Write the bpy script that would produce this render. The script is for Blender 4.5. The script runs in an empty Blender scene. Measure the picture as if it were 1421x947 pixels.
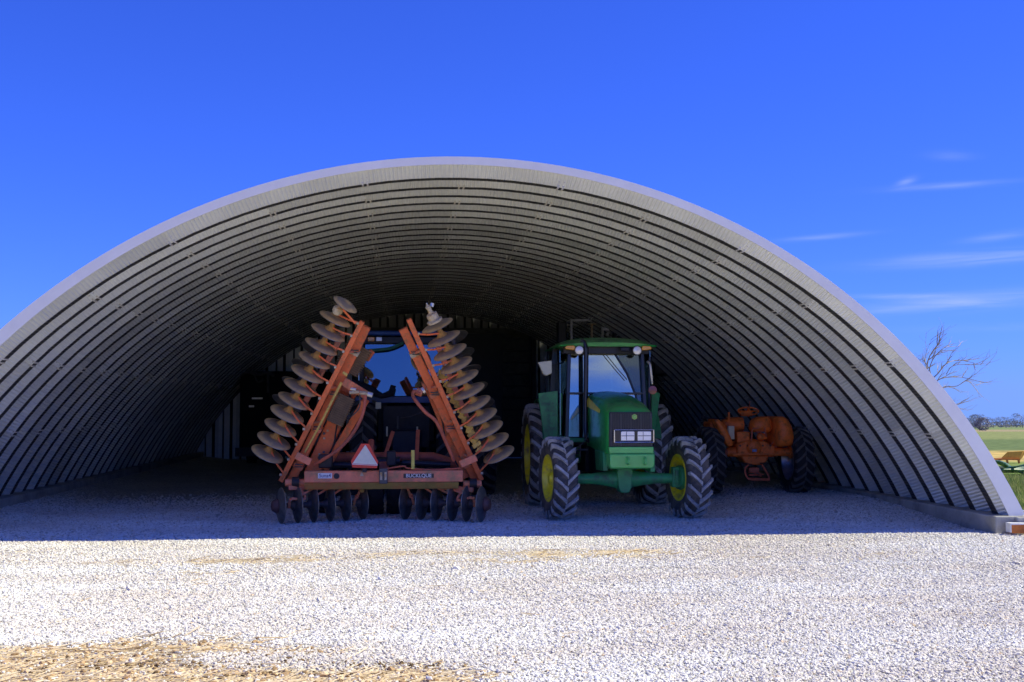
import bpy, math, random
from math import sin, cos, pi, radians, sqrt, atan2
from mathutils import Vector, Matrix, noise
random.seed(7)
scene = bpy.context.scene
COL = scene.collection

# ---------------------------------------------------------------- camera
CAM_H = 1.7; YAW = radians(5.55); PIT = radians(3.24); FPX = 1580.0
cam_d = bpy.data.cameras.new("camera"); cam = bpy.data.objects.new("camera", cam_d); COL.objects.link(cam)
cam.location = (0, 0, CAM_H)
cam.rotation_euler = (pi/2 + PIT, 0, -YAW)
cam_d.sensor_width = 36.0; cam_d.lens = 36.0*FPX/1421.0
cam_d.clip_start = 0.1; cam_d.clip_end = 6000
scene.camera = cam
_F = Vector((sin(YAW)*cos(PIT), cos(YAW)*cos(PIT), sin(PIT)))
_R = Vector((cos(YAW), -sin(YAW), 0)); _U = _R.cross(_F)
def at(px, py, Y):
    """world point seen at photo pixel (px, py) at world depth Y"""
    r = _F + _R*((px-710.5)/FPX) - _U*((py-473.5)/FPX)
    return Vector((0, 0, CAM_H)) + r*(Y/r.y)

# ---------------------------------------------------------------- light and sky
SUN_EL = radians(46); SUN_AZ = radians(93)          # azimuth clockwise from +Y: from the right, a touch in front
sun_dir = Vector((sin(SUN_AZ)*cos(SUN_EL), cos(SUN_AZ)*cos(SUN_EL), sin(SUN_EL)))
sd = bpy.data.lights.new("sun", 'SUN'); sd.energy = 3.15; sd.angle = radians(0.53); sd.color = (1.0, 0.96, 0.68)
so = bpy.data.objects.new("sun", sd); COL.objects.link(so)
so.rotation_euler = (-sun_dir).to_track_quat('-Z', 'Y').to_euler(); so.location = (20, 0, 30)

world = bpy.data.worlds.new("World"); scene.world = world; world.use_nodes = True
W = world.node_tree; W.nodes.clear()
def wn(t, **k):
    n = W.nodes.new(t)
    for a, b in k.items(): setattr(n, a, b)
    return n
def wmath(op, a, b=None, c=None, clamp=False):
    n = wn('ShaderNodeMath', operation=op); n.use_clamp = clamp
    for i, v in enumerate((a, b, c)):
        if v is None: continue
        if isinstance(v, (int, float)): n.inputs[i].default_value = v
        else: W.links.new(v, n.inputs[i])
    return n.outputs[0]
wtc = wn('ShaderNodeTexCoord'); wsep = wn('ShaderNodeSeparateXYZ'); W.links.new(wtc.outputs['Generated'], wsep.inputs[0])
wz = wmath('MAXIMUM', wsep.outputs[2], 0.012)
wcmb = wn('ShaderNodeCombineXYZ'); W.links.new(wsep.outputs[0], wcmb.inputs[0]); W.links.new(wsep.outputs[1], wcmb.inputs[1]); W.links.new(wz, wcmb.inputs[2])
sky = wn('ShaderNodeTexSky'); sky.sky_type = 'NISHITA'; sky.sun_disc = False
sky.sun_elevation = SUN_EL; sky.sun_rotation = SUN_AZ; sky.air_density = 1.0; sky.dust_density = 0.15; sky.ozone_density = 2.0; sky.altitude = 200
W.links.new(wcmb.outputs[0], sky.inputs['Vector'])
tint = wn('ShaderNodeMix', data_type='RGBA', blend_type='MULTIPLY'); tint.inputs[0].default_value = 1.0
W.links.new(sky.outputs[0], tint.inputs[6]); tint.inputs[7].default_value = (0.153, 0.298, 1.10, 1)
# thin cirrus streaks low in the sky to the right and, unseen, behind the camera
az = wmath('ARCTAN2', wsep.outputs[0], wsep.outputs[1]); el = wmath('ARCSINE', wsep.outputs[2])
cv = wn('ShaderNodeCombineXYZ'); W.links.new(wmath('MULTIPLY', az, 9.0), cv.inputs[0]); W.links.new(wmath('MULTIPLY', el, 110.0), cv.inputs[1])
cn = wn('ShaderNodeTexNoise'); cn.inputs['Scale'].default_value = 1.0; cn.inputs['Detail'].default_value = 9; cn.inputs['Roughness'].default_value = 0.6; cn.inputs['Distortion'].default_value = 0.6
W.links.new(cv.outputs[0], cn.inputs['Vector'])
streak = wmath('MULTIPLY_ADD', cn.outputs['Fac'], 2.6, -0.65, clamp=True)
tot = None
for (px, py, hw, hh, slope, amp) in [(1145,328,48,3.5,-.05,.42),(1318,256,70,4,0,.42),(1262,251,12,5,-.3,.4),(1365,357,105,8,-.02,.62),
                                     (1250,411,80,3.0,.02,.55),(1340,419,120,10,-.05,.6),(1325,213,26,6,.1,.16),(1390,327,40,5,-.1,.26),(1380,455,90,5,0,.16),(1220,432,60,3,-.12,.2),
    (2.93,None,.10,.016,.135,1.1),(3.0,None,.05,.012,.165,.8),(2.86,None,.06,.020,.095,.7),(-2.9,None,.12,.012,.12,.6),(2.4,None,.2,.02,.25,.5),(-2.2,None,.2,.015,.2,.5)]:  # out-of-view streaks behind the camera, added for the windscreen to mirror
    if py is None: a0, e0, sa, se = px, slope, hw, hh; slope = -.1
    else: a0 = YAW + math.atan((px-710.5)/FPX); e0 = math.atan((563-py)/FPX*cos(a0-YAW)); sa = hw/FPX; se = hh/FPX; amp *= .8
    da = wmath('SUBTRACT', az, a0); de = wmath('SUBTRACT', el, e0)
    de2 = wmath('MULTIPLY_ADD', da, slope, de)
    q = wmath('ADD', wmath('POWER', wmath('ABSOLUTE', wmath('DIVIDE', da, sa)), 2.0), wmath('POWER', wmath('ABSOLUTE', wmath('DIVIDE', de2, se)), 2.0))
    g = wmath('MULTIPLY', wmath('EXPONENT', wmath('MULTIPLY', q, -1.0)), amp)
    tot = g if tot is None else wmath('ADD', tot, g)
cf = wmath('MULTIPLY', tot, streak, clamp=True)
cm = wn('ShaderNodeMix', data_type='RGBA'); W.links.new(cf, cm.inputs[0]); W.links.new(tint.outputs[2], cm.inputs[6]); cm.inputs[7].default_value = (3.0, 3.6, 5.3, 1)
bg = wn('ShaderNodeBackground'); bg.inputs['Strength'].default_value = 0.092
W.links.new(cm.outputs[2], bg.inputs['Color'])
wo = wn('ShaderNodeOutputWorld'); W.links.new(bg.outputs[0], wo.inputs[0])
scene.cycles.diffuse_bounces = 8; scene.cycles.max_bounces = 14
scene.view_settings.view_transform = 'Standard'; scene.view_settings.look = 'None'
scene.view_settings.exposure = 1.0; scene.view_settings.gamma = 1.0

# ---------------------------------------------------------------- materials
MATS = {}
def mat(name, base, rough=0.6, metal=0.0, var=0.25, scale=8.0, dirt=None, dirt_amt=0.0, dirt_scale=3.0, bump=0.0, bump_scale=60.0, spec=0.5, coat=0.0, emit=None):
    if name in MATS: return MATS[name]
    m = bpy.data.materials.new(name); m.use_nodes = True; MATS[name] = m
    t = m.node_tree; b = t.nodes['Principled BSDF']
    b.inputs['Roughness'].default_value = rough; b.inputs['Metallic'].default_value = metal
    b.inputs['Specular IOR Level'].default_value = spec; b.inputs['Coat Weight'].default_value = coat
    tc = t.nodes.new('ShaderNodeTexCoord')
    n1 = t.nodes.new('ShaderNodeTexNoise'); n1.inputs['Scale'].default_value = scale; n1.inputs['Detail'].default_value = 6; n1.inputs['Roughness'].default_value = .65
    t.links.new(tc.outputs['Object'], n1.inputs['Vector'])
    mx = t.nodes.new('ShaderNodeMix'); mx.data_type = 'RGBA'
    mr = t.nodes.new('ShaderNodeMapRange'); mr.inputs['From Min'].default_value = .3; mr.inputs['From Max'].default_value = .7
    t.links.new(n1.outputs['Fac'], mr.inputs['Value']); t.links.new(mr.outputs[0], mx.inputs[0])
    mx.inputs[6].default_value = (*[max(0, c*(1-var)) for c in base], 1); mx.inputs[7].default_value = (*[min(1, c*(1+var)) for c in base], 1)
    out = mx.outputs[2]
    if dirt is not None:
        n2 = t.nodes.new('ShaderNodeTexNoise'); n2.inputs['Scale'].default_value = dirt_scale; n2.inputs['Detail'].default_value = 9; n2.inputs['Roughness'].default_value = .7
        t.links.new(tc.outputs['Object'], n2.inputs['Vector'])
        m2 = t.nodes.new('ShaderNodeMapRange'); m2.inputs['From Min'].default_value = .62 - .35*dirt_amt; m2.inputs['From Max'].default_value = .78 - .25*dirt_amt
        t.links.new(n2.outputs['Fac'], m2.inputs['Value'])
        mx2 = t.nodes.new('ShaderNodeMix'); mx2.data_type = 'RGBA'; t.links.new(m2.outputs[0], mx2.inputs[0])
        t.links.new(out, mx2.inputs[6]); mx2.inputs[7].default_value = (*dirt, 1); out = mx2.outputs[2]
        m3 = t.nodes.new('ShaderNodeMapRange'); m3.inputs['To Min'].default_value = rough; m3.inputs['To Max'].default_value = min(1, rough+.3)
        t.links.new(m2.outputs[0], m3.inputs['Value']); t.links.new(m3.outputs[0], b.inputs['Roughness'])
    t.links.new(out, b.inputs['Base Color'])
    if bump:
        n3 = t.nodes.new('ShaderNodeTexNoise'); n3.inputs['Scale'].default_value = bump_scale; n3.inputs['Detail'].default_value = 4
        t.links.new(tc.outputs['Object'], n3.inputs['Vector'])
        bp = t.nodes.new('ShaderNodeBump'); bp.inputs['Strength'].default_value = bump; bp.inputs['Distance'].default_value = .01
        t.links.new(n3.outputs['Fac'], bp.inputs['Height']); t.links.new(bp.outputs[0], b.inputs['Normal'])
    if emit:
        b.inputs['Emission Color'].default_value = (*emit, 1); b.inputs['Emission Strength'].default_value = 1
    return m
orange   = mat('harrow_orange', (.88,.185,.055), .5, var=.16, scale=5, dirt=(.36,.17,.08), dirt_amt=.36, dirt_scale=7, bump=.2)
orange2  = mat('harrow_orange_faded', (.86,.25,.13), .6, var=.2, scale=6, dirt=(.40,.25,.12), dirt_amt=.45, dirt_scale=5, bump=.15)
olive    = mat('olive_orange_paint', (.34,.24,.06), .75, var=.3, scale=4, dirt=(.60,.14,.05), dirt_amt=.5, dirt_scale=2.2, bump=.2)  # olive paint with orange patches
disc_m   = mat('soil_stained_steel', (.72,.54,.27), .55, metal=.0, var=.3, scale=9, dirt=(.34,.27,.19), dirt_amt=.4, dirt_scale=6, bump=.3, bump_scale=30)
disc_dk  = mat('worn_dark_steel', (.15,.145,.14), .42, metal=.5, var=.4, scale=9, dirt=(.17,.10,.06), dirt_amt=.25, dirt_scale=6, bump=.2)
edge_m   = mat('worn_bright_edge', (.36,.30,.22), .35, metal=.6, var=.2)
def radial_stain(m, rim, mid):
    t = m.node_tree; bs = t.nodes['Principled BSDF']; l = bs.inputs['Base Color'].links[0].from_socket
    tc = t.nodes.new('ShaderNodeTexCoord'); sx = t.nodes.new('ShaderNodeSeparateXYZ'); t.links.new(tc.outputs['Object'], sx.inputs[0]); cb = t.nodes.new('ShaderNodeCombineXYZ'); t.links.new(sx.outputs[1], cb.inputs[1]); t.links.new(sx.outputs[2], cb.inputs[2])
    ln = t.nodes.new('ShaderNodeVectorMath'); ln.operation = 'LENGTH'; t.links.new(cb.outputs[0], ln.inputs[0])
    oi = t.nodes.new('ShaderNodeObjectInfo'); av = t.nodes.new('ShaderNodeVectorMath'); av.operation = 'ADD'; t.links.new(tc.outputs['Object'], av.inputs[0]); t.links.new(oi.outputs['Random'], av.inputs[1])
    n = t.nodes.new('ShaderNodeTexNoise'); n.inputs['Scale'].default_value = 7; n.inputs['Detail'].default_value = 6; t.links.new(av.outputs[0], n.inputs['Vector'])
    ma = t.nodes.new('ShaderNodeMath'); ma.operation = 'MULTIPLY_ADD'; t.links.new(n.outputs['Fac'], ma.inputs[0]); ma.inputs[1].default_value = .16; t.links.new(ln.outputs['Value'], ma.inputs[2])
    cr = t.nodes.new('ShaderNodeValToRGB'); t.links.new(ma.outputs[0], cr.inputs[0]); e = cr.color_ramp.elements
    e[0].position = .12; e[0].color = (*rim, 1); e[1].position = .31; e[1].color = (*rim, 1); x = e.new(.19); x.color = (*mid, 1); x = e.new(.25); x.color = (*mid, 1)
    mx = t.nodes.new('ShaderNodeMix'); mx.data_type = 'RGBA'; mx.inputs[0].default_value = .8; t.links.new(l, mx.inputs[6]); t.links.new(cr.outputs[0], mx.inputs[7]); t.links.new(mx.outputs[2], bs.inputs['Base Color'])
radial_stain(disc_m, (.74,.47,.17), (.27,.20,.15))
spool_m  = mat('ochre_spool', (.50,.27,.07), .6, var=.35, scale=14, dirt=(.24,.16,.10), dirt_amt=.3, dirt_scale=9)
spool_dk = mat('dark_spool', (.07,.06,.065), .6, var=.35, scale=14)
cream_m  = mat('cream_bearing', (.55,.47,.33), .6, var=.3, scale=20, dirt=(.55,.28,.05), dirt_amt=.4, dirt_scale=12)
yellow_s = mat('yellow_hose', (.78,.55,.12), .55, var=.2, scale=20, dirt=(.35,.25,.1), dirt_amt=.35, dirt_scale=14)
silver   = mat('bright_fitting', (.75,.73,.68), .3, metal=.6, var=.15)
ribbed_m = mat('brown_ribbed', (.20,.13,.07), .7, var=.3, scale=6)
green    = mat('tractor_green', (.03,.40,.075), .28, var=.12, scale=3, dirt=(.05,.14,.075), dirt_amt=.3, dirt_scale=3, coat=.25)
green_l  = mat('tractor_green_light', (.12,.60,.14), .3, var=.12, scale=3, coat=.3)
green_d  = mat('tractor_green_dusty', (.04,.34,.12), .42, var=.2, scale=3, dirt=(.07,.13,.10), dirt_amt=.35, dirt_scale=5)
jyellow  = mat('rim_yellow', (1.0,.84,.03), .34, var=.10, scale=4, dirt=(.42,.33,.14), dirt_amt=.35, dirt_scale=6, coat=.2)
black_p  = mat('black_plastic', (.018,.02,.026), .4, var=.3, scale=6)
black_m  = mat('black_metal', (.012,.013,.018), .3, var=.3, scale=6, coat=.3)
dark_m   = mat('dark_iron', (.02,.02,.024), .6, var=.4, scale=8)
dusty_dk = mat('dusty_grey_metal', (.10,.10,.10), .6, var=.3, scale=5, dirt=(.05,.05,.05), dirt_amt=.3)
rubber   = mat('tyre_rubber', (.055,.055,.055), .75, var=.3, scale=12, dirt=(.20,.17,.14), dirt_amt=.5, dirt_scale=5, bump=.2)
lug_m    = mat('tyre_lug_worn_lit', (.42,.42,.40), .5, var=.25, scale=14, dirt=(.06,.055,.055), dirt_amt=.3, dirt_scale=8)  # worn dusty lugs, coloured paler still for the sky light on their tops
rubber_d = mat('tyre_rubber_dark', (.022,.022,.025), .8, var=.3, scale=12)
lug_d    = mat('tyre_lug_dark', (.10,.10,.10), .7, var=.3, scale=12)
lens_m   = mat('headlight_lens', (1.0,.98,.92), .35, metal=.35, var=.06, scale=40, coat=1.0)
amber    = mat('amber_lens', (1.0,.42,.005), .25, var=.15, scale=60, coat=.8)
red_lens = mat('red_lens', (.35,.03,.02), .25, var=.15, scale=60, coat=.8)
white_p  = mat('white_paint', (.78,.78,.76), .5, var=.08)
beige    = mat('beige_plastic', (.72,.72,.55), .5, var=.12, scale=6)
chrome   = mat('chrome', (.75,.75,.78), .15, metal=1.0, var=.05)
sign_w   = mat('sign_pale_panel', (.80,.78,.62), .6, var=.08, scale=20)
sign_r   = mat('sign_red_border', (.72,.05,.03), .4, var=.1)
old_or   = mat('old_tractor_orange', (1.0,.20,.03), .5, var=.2, scale=5, dirt=(.28,.09,.03), dirt_amt=.35, dirt_scale=7, bump=.1)
blue_p   = mat('tractor_blue', (.02,.08,.30), .4, var=.2, scale=4)
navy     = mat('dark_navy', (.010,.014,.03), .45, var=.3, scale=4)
concrete = mat('concrete', (.38,.37,.33), .85, var=.22, scale=3, dirt=(.2,.19,.17), dirt_amt=.3, dirt_scale=2, bump=.4, bump_scale=40)
timber_o = mat('orange_timber', (.55,.17,.03), .7, var=.35, scale=5, dirt=(.25,.09,.03), dirt_amt=.4, dirt_scale=8)
bark     = mat('grey_bark', (.31,.28,.26), .9, var=.3, scale=6)
twig_far = mat('hazy_twigs', (.24,.24,.27), .9, var=.3, scale=2)
farm_y   = mat('farm_yellow', (.62,.30,.03), .6, var=.2, scale=4, dirt=(.3,.13,.03), dirt_amt=.4)
farm_g   = mat('farm_green', (.02,.10,.035), .4, var=.4, scale=6, dirt=(.35,.42,.26), dirt_amt=.35, dirt_scale=6)
seat_m   = mat('cab_upholstery', (.03,.03,.03), .8)
rust_p   = mat('rust_pipe', (.60,.15,.08), .6, var=.2, scale=6, dirt=(.2,.07,.05), dirt_amt=.4)

def glass_mat(name, tintc, refl, rough=.02, dark=(.02,.03,.03)):
    m = bpy.data.materials.new(name); m.use_nodes = True; t = m.node_tree; t.nodes.clear()
    g = t.nodes.new('ShaderNodeBsdfGlossy'); g.inputs['Roughness'].default_value = rough; g.inputs['Color'].default_value = (*tintc, 1)
    tr = t.nodes.new('ShaderNodeBsdfTransparent'); tr.inputs['Color'].default_value = (.55,.62,.6, 1)
    df = t.nodes.new('ShaderNodeBsdfDiffuse'); df.inputs['Color'].default_value = (*dark, 1)
    mx0 = t.nodes.new('ShaderNodeMixShader'); mx0.inputs[0].default_value = .25
    t.links.new(tr.outputs[0], mx0.inputs[1]); t.links.new(df.outputs[0], mx0.inputs[2])
    mx = t.nodes.new('ShaderNodeMixShader'); mx.inputs[0].default_value = refl
    tc = t.nodes.new('ShaderNodeTexCoord'); n = t.nodes.new('ShaderNodeTexNoise'); n.inputs['Scale'].default_value = 1.3; n.inputs['Detail'].default_value = 1
    t.links.new(tc.outputs['Object'], n.inputs['Vector'])
    bp = t.nodes.new('ShaderNodeBump'); bp.inputs['Strength'].default_value = .05; bp.inputs['Distance'].default_value = .05
    t.links.new(n.outputs['Fac'], bp.inputs['Height']); t.links.new(bp.outputs[0], g.inputs['Normal'])
    t.links.new(mx0.outputs[0], mx.inputs[1]); t.links.new(g.outputs[0], mx.inputs[2])
    o = t.nodes.new('ShaderNodeOutputMaterial'); t.links.new(mx.outputs[0], o.inputs[0]); return m
cab_glass  = glass_mat('cab_glass', (.92,.95,.80), .45)
quarter_glass = glass_mat('quarter_glass', (.9,.95,.9), .10, dark=(.05,.07,.05))
rear_glass = glass_mat('rear_cab_glass', (.75,.9,.85), .26, dark=(.01,.02,.05))

# galvanised ribbed sheet: fine cross-crimps run along the arch (u = metres along the arc)
def galv(name, base, crimp=True, strength=.5):
    m = bpy.data.materials.new(name); m.use_nodes = True; t = m.node_tree; b = t.nodes['Principled BSDF']
    b.inputs['Metallic'].default_value = .3; b.inputs['Roughness'].default_value = .45
    tc = t.nodes.new('ShaderNodeTexCoord'); uv = t.nodes.new('ShaderNodeSeparateXYZ'); t.links.new(tc.outputs['UV'], uv.inputs[0])
    n = t.nodes.new('ShaderNodeTexNoise'); n.inputs['Scale'].default_value = 2.5; n.inputs['Detail'].default_value = 8; n.inputs['Roughness'].default_value = .7
    t.links.new(tc.outputs['Object'], n.inputs['Vector'])
    oi = t.nodes.new('ShaderNodeObjectInfo')
    ad = t.nodes.new('ShaderNodeMath'); ad.operation = 'MULTIPLY_ADD'; t.links.new(oi.outputs['Random'], ad.inputs[0]); ad.inputs[1].default_value = .6; t.links.new(n.outputs['Fac'], ad.inputs[2])
    mr = t.nodes.new('ShaderNodeMapRange'); mr.inputs['From Min'].default_value = .3; mr.inputs['From Max'].default_value = 1.2
    t.links.new(ad.outputs[0], mr.inputs['Value'])
    mx = t.nodes.new('ShaderNodeMix'); mx.data_type = 'RGBA'; t.links.new(mr.outputs[0], mx.inputs[0])
    mx.inputs[6].default_value = (*[c*.66 for c in base], 1); mx.inputs[7].default_value = (*[c*1.18 for c in base], 1)
    t.links.new(mx.outputs[2], b.inputs['Base Color'])
    if crimp:
        w = t.nodes.new('ShaderNodeMath'); w.operation = 'MULTIPLY'; t.links.new(uv.outputs[0], w.inputs[0]); w.inputs[1].default_value = 2*pi/.052
        s = t.nodes.new('ShaderNodeMath'); s.operation = 'SINE'; t.links.new(w.outputs[0], s.inputs[0])
        n2 = t.nodes.new('ShaderNodeTexNoise'); n2.inputs['Scale'].default_value = 5; t.links.new(tc.outputs['Object'], n2.inputs['Vector'])
        s2 = t.nodes.new('ShaderNodeMath'); s2.operation = 'MULTIPLY'; t.links.new(s.outputs[0], s2.inputs[0]); t.links.new(n2.outputs['Fac'], s2.inputs[1])
        bp = t.nodes.new('ShaderNodeBump'); bp.inputs['Strength'].default_value = strength; bp.inputs['Distance'].default_value = .012
        t.links.new(s2.outputs[0], bp.inputs['Height']); t.links.new(bp.outputs[0], b.inputs['Normal'])
    return m
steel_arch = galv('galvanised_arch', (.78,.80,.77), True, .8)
steel_shade = galv('painted_shade_steel', (.065,.065,.065), True, .8)  # dark steel on rib flats, back slopes and end-wall webs: shade painted in
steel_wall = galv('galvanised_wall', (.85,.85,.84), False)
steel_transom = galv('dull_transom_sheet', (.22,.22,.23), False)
trim_m = mat('pale_trim', (.74,.74,.76), .5, metal=.15, var=.05, scale=2)
bolt_m = mat('zinc_bolt', (.62,.60,.56), .4, metal=.5, var=.2)

# ---------------------------------------------------------------- mesh helpers
def tag(o, label=None, cat=None, group=None, kind=None):
    if label: o['label'] = label
    if cat: o['category'] = cat
    if group: o['group'] = group
    if kind: o['kind'] = kind
    return o
def empty(name, loc=(0,0,0), rz=0.0, label=None, cat=None, group=None, kind=None):
    o = bpy.data.objects.new(name, None); COL.objects.link(o); o.location = loc; o.rotation_euler = (0,0,rz); o.empty_display_size = .2
    return tag(o, label, cat, group, kind)
def link(name, me, parent=None, loc=None, rot=None):
    o = bpy.data.objects.new(name, me); COL.objects.link(o); o.parent = parent
    if loc is not None: o.location = loc
    if rot is not None: o.rotation_euler = rot
    return o
class MB:
    def __init__(s): s.v = []; s.f = []; s.mi = []; s.cur = 0; s.uv = None
    def add(s, vs, fs):
        b = len(s.v); s.v += [tuple(v) for v in vs]; s.f += [tuple(b+i for i in f) for f in fs]; s.mi += [s.cur]*len(fs); return s
    def box(s, c, size, M=None, taper=None):
        hx, hy, hz = size[0]/2, size[1]/2, size[2]/2; vs = []
        for dz in (-1, 1):
            k = (taper if (taper and dz == 1) else (1, 1))
            for dx, dy in ((-1,-1),(1,-1),(1,1),(-1,1)):
                p = Vector((dx*hx*k[0], dy*hy*k[1], dz*hz))
                if M is not None: p = M @ p
                vs.append(p + Vector(c))
        return s.add(vs, [(0,3,2,1),(4,5,6,7),(0,1,5,4),(1,2,6,5),(2,3,7,6),(3,0,4,7)])
    def bar(s, p0, p1, w, h, up=Vector((0,1,0))):
        """rectangular bar from p0 to p1; w across, h along `up`"""
        p0 = Vector(p0); p1 = Vector(p1); d = (p1-p0); L = d.length; d.normalize()
        sx = d.cross(up)
        if sx.length < 1e-4: sx = d.cross(Vector((1,0,0)))
        sx.normalize(); u = sx.cross(d).normalized()
        M = Matrix((sx, u, d)).transposed()
        return s.box((p0+p1)/2, (w, h, L), M)
    def tube(s, pts, r, n=8, cap=True):
        pts = [Vector(p) for p in pts]; rs = r if isinstance(r, (list, tuple)) else [r]*len(pts)
        rings = []; prev = None
        for i, p in enumerate(pts):
            d = (pts[min(i+1, len(pts)-1)] - pts[max(i-1, 0)]).normalized()
            if prev is None:
                a = d.cross(Vector((0,0,1)));
                if a.length < 1e-3: a = d.cross(Vector((1,0,0)))
            else: a = prev - d*prev.dot(d)
            a.normalize(); prev = a; b = d.cross(a)
            rings.append([p + (a*cos(2*pi*k/n) + b*sin(2*pi*k/n))*rs[i] for k in range(n)])
        vs = [v for r_ in rings for v in r_]; fs = []
        for i in range(len(pts)-1):
            for k in range(n): fs.append((i*n+k, i*n+(k+1)%n, (i+1)*n+(k+1)%n, (i+1)*n+k))
        if cap: fs.append(tuple(range(n-1,-1,-1))); fs.append(tuple((len(pts)-1)*n+k for k in range(n)))
        return s.add(vs, fs)
    def lathe(s, prof, n=24, M=None, c=(0,0,0), closed=False):
        """profile of (a, r) about the local X axis"""
        vs = []
        for a, r in prof:
            for k in range(n):
                t = 2*pi*k/n; p = Vector((a, -r*cos(t), r*sin(t)))
                if M is not None: p = M @ p
                vs.append(p + Vector(c))
        fs = []; m = len(prof)
        for i in range(m if closed else m-1):
            j = (i+1) % m
            for k in range(n): fs.append((i*n+k, j*n+k, j*n+(k+1)%n, i*n+(k+1)%n))
        return s.add(vs, fs)
    def prism(s, poly, ax, t0, t1):
        """poly of 2D points extruded along axis ax ('x','y','z') from t0 to t1"""
        def P(a, b, t): return {'y': (a, t, b), 'x': (t, a, b), 'z': (a, b, t)}[ax]
        n = len(poly); vs = [P(a, b, t0) for a, b in poly] + [P(a, b, t1) for a, b in poly]
        fs = [tuple(range(n)), tuple(range(2*n-1, n-1, -1))] + [(i, n+i, n+(i+1)%n, (i+1)%n) for i in range(n)]
        return s.add(vs, fs)
    def mesh(s, name, mats, smooth=False):
        me = bpy.data.meshes.new(name); me.from_pydata(s.v, [], s.f); 
        for m in (mats if isinstance(mats, (list, tuple)) else [mats]): me.materials.append(m)
        me.polygons.foreach_set('material_index', s.mi)
        import bmesh
        bm = bmesh.new(); bm.from_mesh(me); bmesh.ops.recalc_face_normals(bm, faces=bm.faces); bm.to_mesh(me); bm.free()
        if smooth:
            me.polygons.foreach_set('use_smooth', [True]*len(me.polygons))
            me.set_sharp_from_angle(angle=radians(smooth if smooth is not True else 40))
        me.update(); return me
    def build(s, name, mats, parent=None, smooth=40, bevel=0.0, off=None):
        if off is not None: s.v = [(v[0]-off[0], v[1]-off[1], v[2]-off[2]) for v in s.v]
        me = s.mesh(name, mats, smooth); o = link(name, me, parent)
        if bevel:
            b = o.modifiers.new('bevel', 'BEVEL'); b.width = bevel; b.segments = 2; b.limit_method = 'ANGLE'; b.angle_limit = radians(35); b.harden_normals = False
        return o
def rotz(a): return Matrix.Rotation(a, 3, 'Z')
def arc_pts(pts, n=4):
    """Catmull-Rom through pts"""
    pts = [Vector(p) for p in pts]; P = [pts[0]*2-pts[1]] + pts + [pts[-1]*2-pts[-2]]; out = []
    for i in range(1, len(P)-2):
        for k in range(n):
            t = k/n; a, b, c, d = P[i-1], P[i], P[i+1], P[i+2]
            out.append(.5*((2*b) + (c-a)*t + (2*a-5*b+4*c-d)*t*t + (3*b-a-3*c+d)*t**3))
    out.append(pts[-1]); return out
def text_mesh(name, body, size, material, parent, loc, rot, extrude=.001, shear=0, sx=1):
    cu = bpy.data.curves.new(name, 'FONT'); cu.body = body; cu.size = size; cu.extrude = extrude; cu.align_x = 'CENTER'; cu.align_y = 'CENTER'; cu.shear = shear
    cu.offset = size*.012
    tmp = bpy.data.objects.new('tmp', cu); COL.objects.link(tmp)
    dg = bpy.context.evaluated_depsgraph_get(); me = bpy.data.meshes.new_from_object(tmp.evaluated_get(dg))
    bpy.data.objects.remove(tmp); me.materials.clear(); me.materials.append(material)
    o = link(name, me, parent, loc, rot); o.scale = (sx, 1, 1); return o

# ---------------------------------------------------------------- the quonset shed
AX, AZ = 0.8, -3.44; R_OUT = 8.36; R_PO = 8.27; R_PI = 8.12; Y0 = 14.6; PITCH = .61; NARCH = 37
Z_FOOT = .24
HALF = math.acos((Z_FOOT-AZ)/R_PO)
shed = empty('quonset_shed', (AX, Y0, 0), 0, 'long open-fronted arched shed of ribbed galvanised steel with a pale front rim', 'shed')
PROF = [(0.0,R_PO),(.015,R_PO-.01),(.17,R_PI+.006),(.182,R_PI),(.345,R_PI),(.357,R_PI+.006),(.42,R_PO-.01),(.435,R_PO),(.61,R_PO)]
PMAT = [0,0,0,2,2,2,2,0]  # crest flats and back slopes carry the painted shade
def arch_panel_mesh(span, name):
    nd = max(3, int(round(span/radians(2.3)))); v = []; f = []; fm_ = []
    ov = radians(.18)
    for i in range(nd+1):
        a = -span/2 - ov + (span+2*ov)*i/nd
        lift = .004 if i == 0 else 0.0
        for (y, r) in PROF: v.append(((r-lift)*sin(a), y + (0.0 if lift == 0 else 0.0), (r-lift)*cos(a)))
    m = len(PROF)
    for i in range(nd):
        for k in range(m-1): fm_.append(PMAT[k]); f.append((i*m+k, i*m+k+1, (i+1)*m+k+1, (i+1)*m+k))
    nf = len(f); mi = fm_
    b = MB(); b.v = v; b.f = f; b.mi = mi
    # seam batten and its bolts along one end of the sheet
    b.cur = 1
    a = -span/2
    for (y, r) in ((.11,R_PI+.068),(.16,R_PI+.015),(.20,R_PI-.004),(.255,R_PI-.004),(.31,R_PI-.004)):
        for da in (-.004, .004):
            M = Matrix.Rotation(a+da, 3, 'Y')
            b.box(M @ Vector((0, y, r-.004)), (.022,.022,.016), M)
    for da in (-.0022, .0022):
        M = Matrix.Rotation(a+da*1.6, 3, 'Y'); b.box(M @ Vector((0, .272, R_PI-.006)), (.018, .19, .006), M)
    me = bpy.data.meshes.new(name); me.from_pydata(b.v, [], b.f); me.materials.append(steel_arch); me.materials.append(bolt_m); me.materials.append(steel_shade)
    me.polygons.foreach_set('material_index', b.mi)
    me.polygons.foreach_set('use_smooth', [i < nf for i in range(len(me.polygons))]); me.set_sharp_from_angle(angle=radians(25))
    ul = me.uv_layers.new(name='UVMap')
    for li, l in enumerate(me.loops):
        x, y, z = me.vertices[l.vertex_index].co
        ul.data[li].uv = (atan2(x, z)*8.15, y)
    return me
seg = 2*HALF/7
m_full = arch_panel_mesh(seg, 'arch_sheet'); m_half = arch_panel_mesh(seg/2, 'arch_sheet_short')
rr = random.Random(3)
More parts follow.
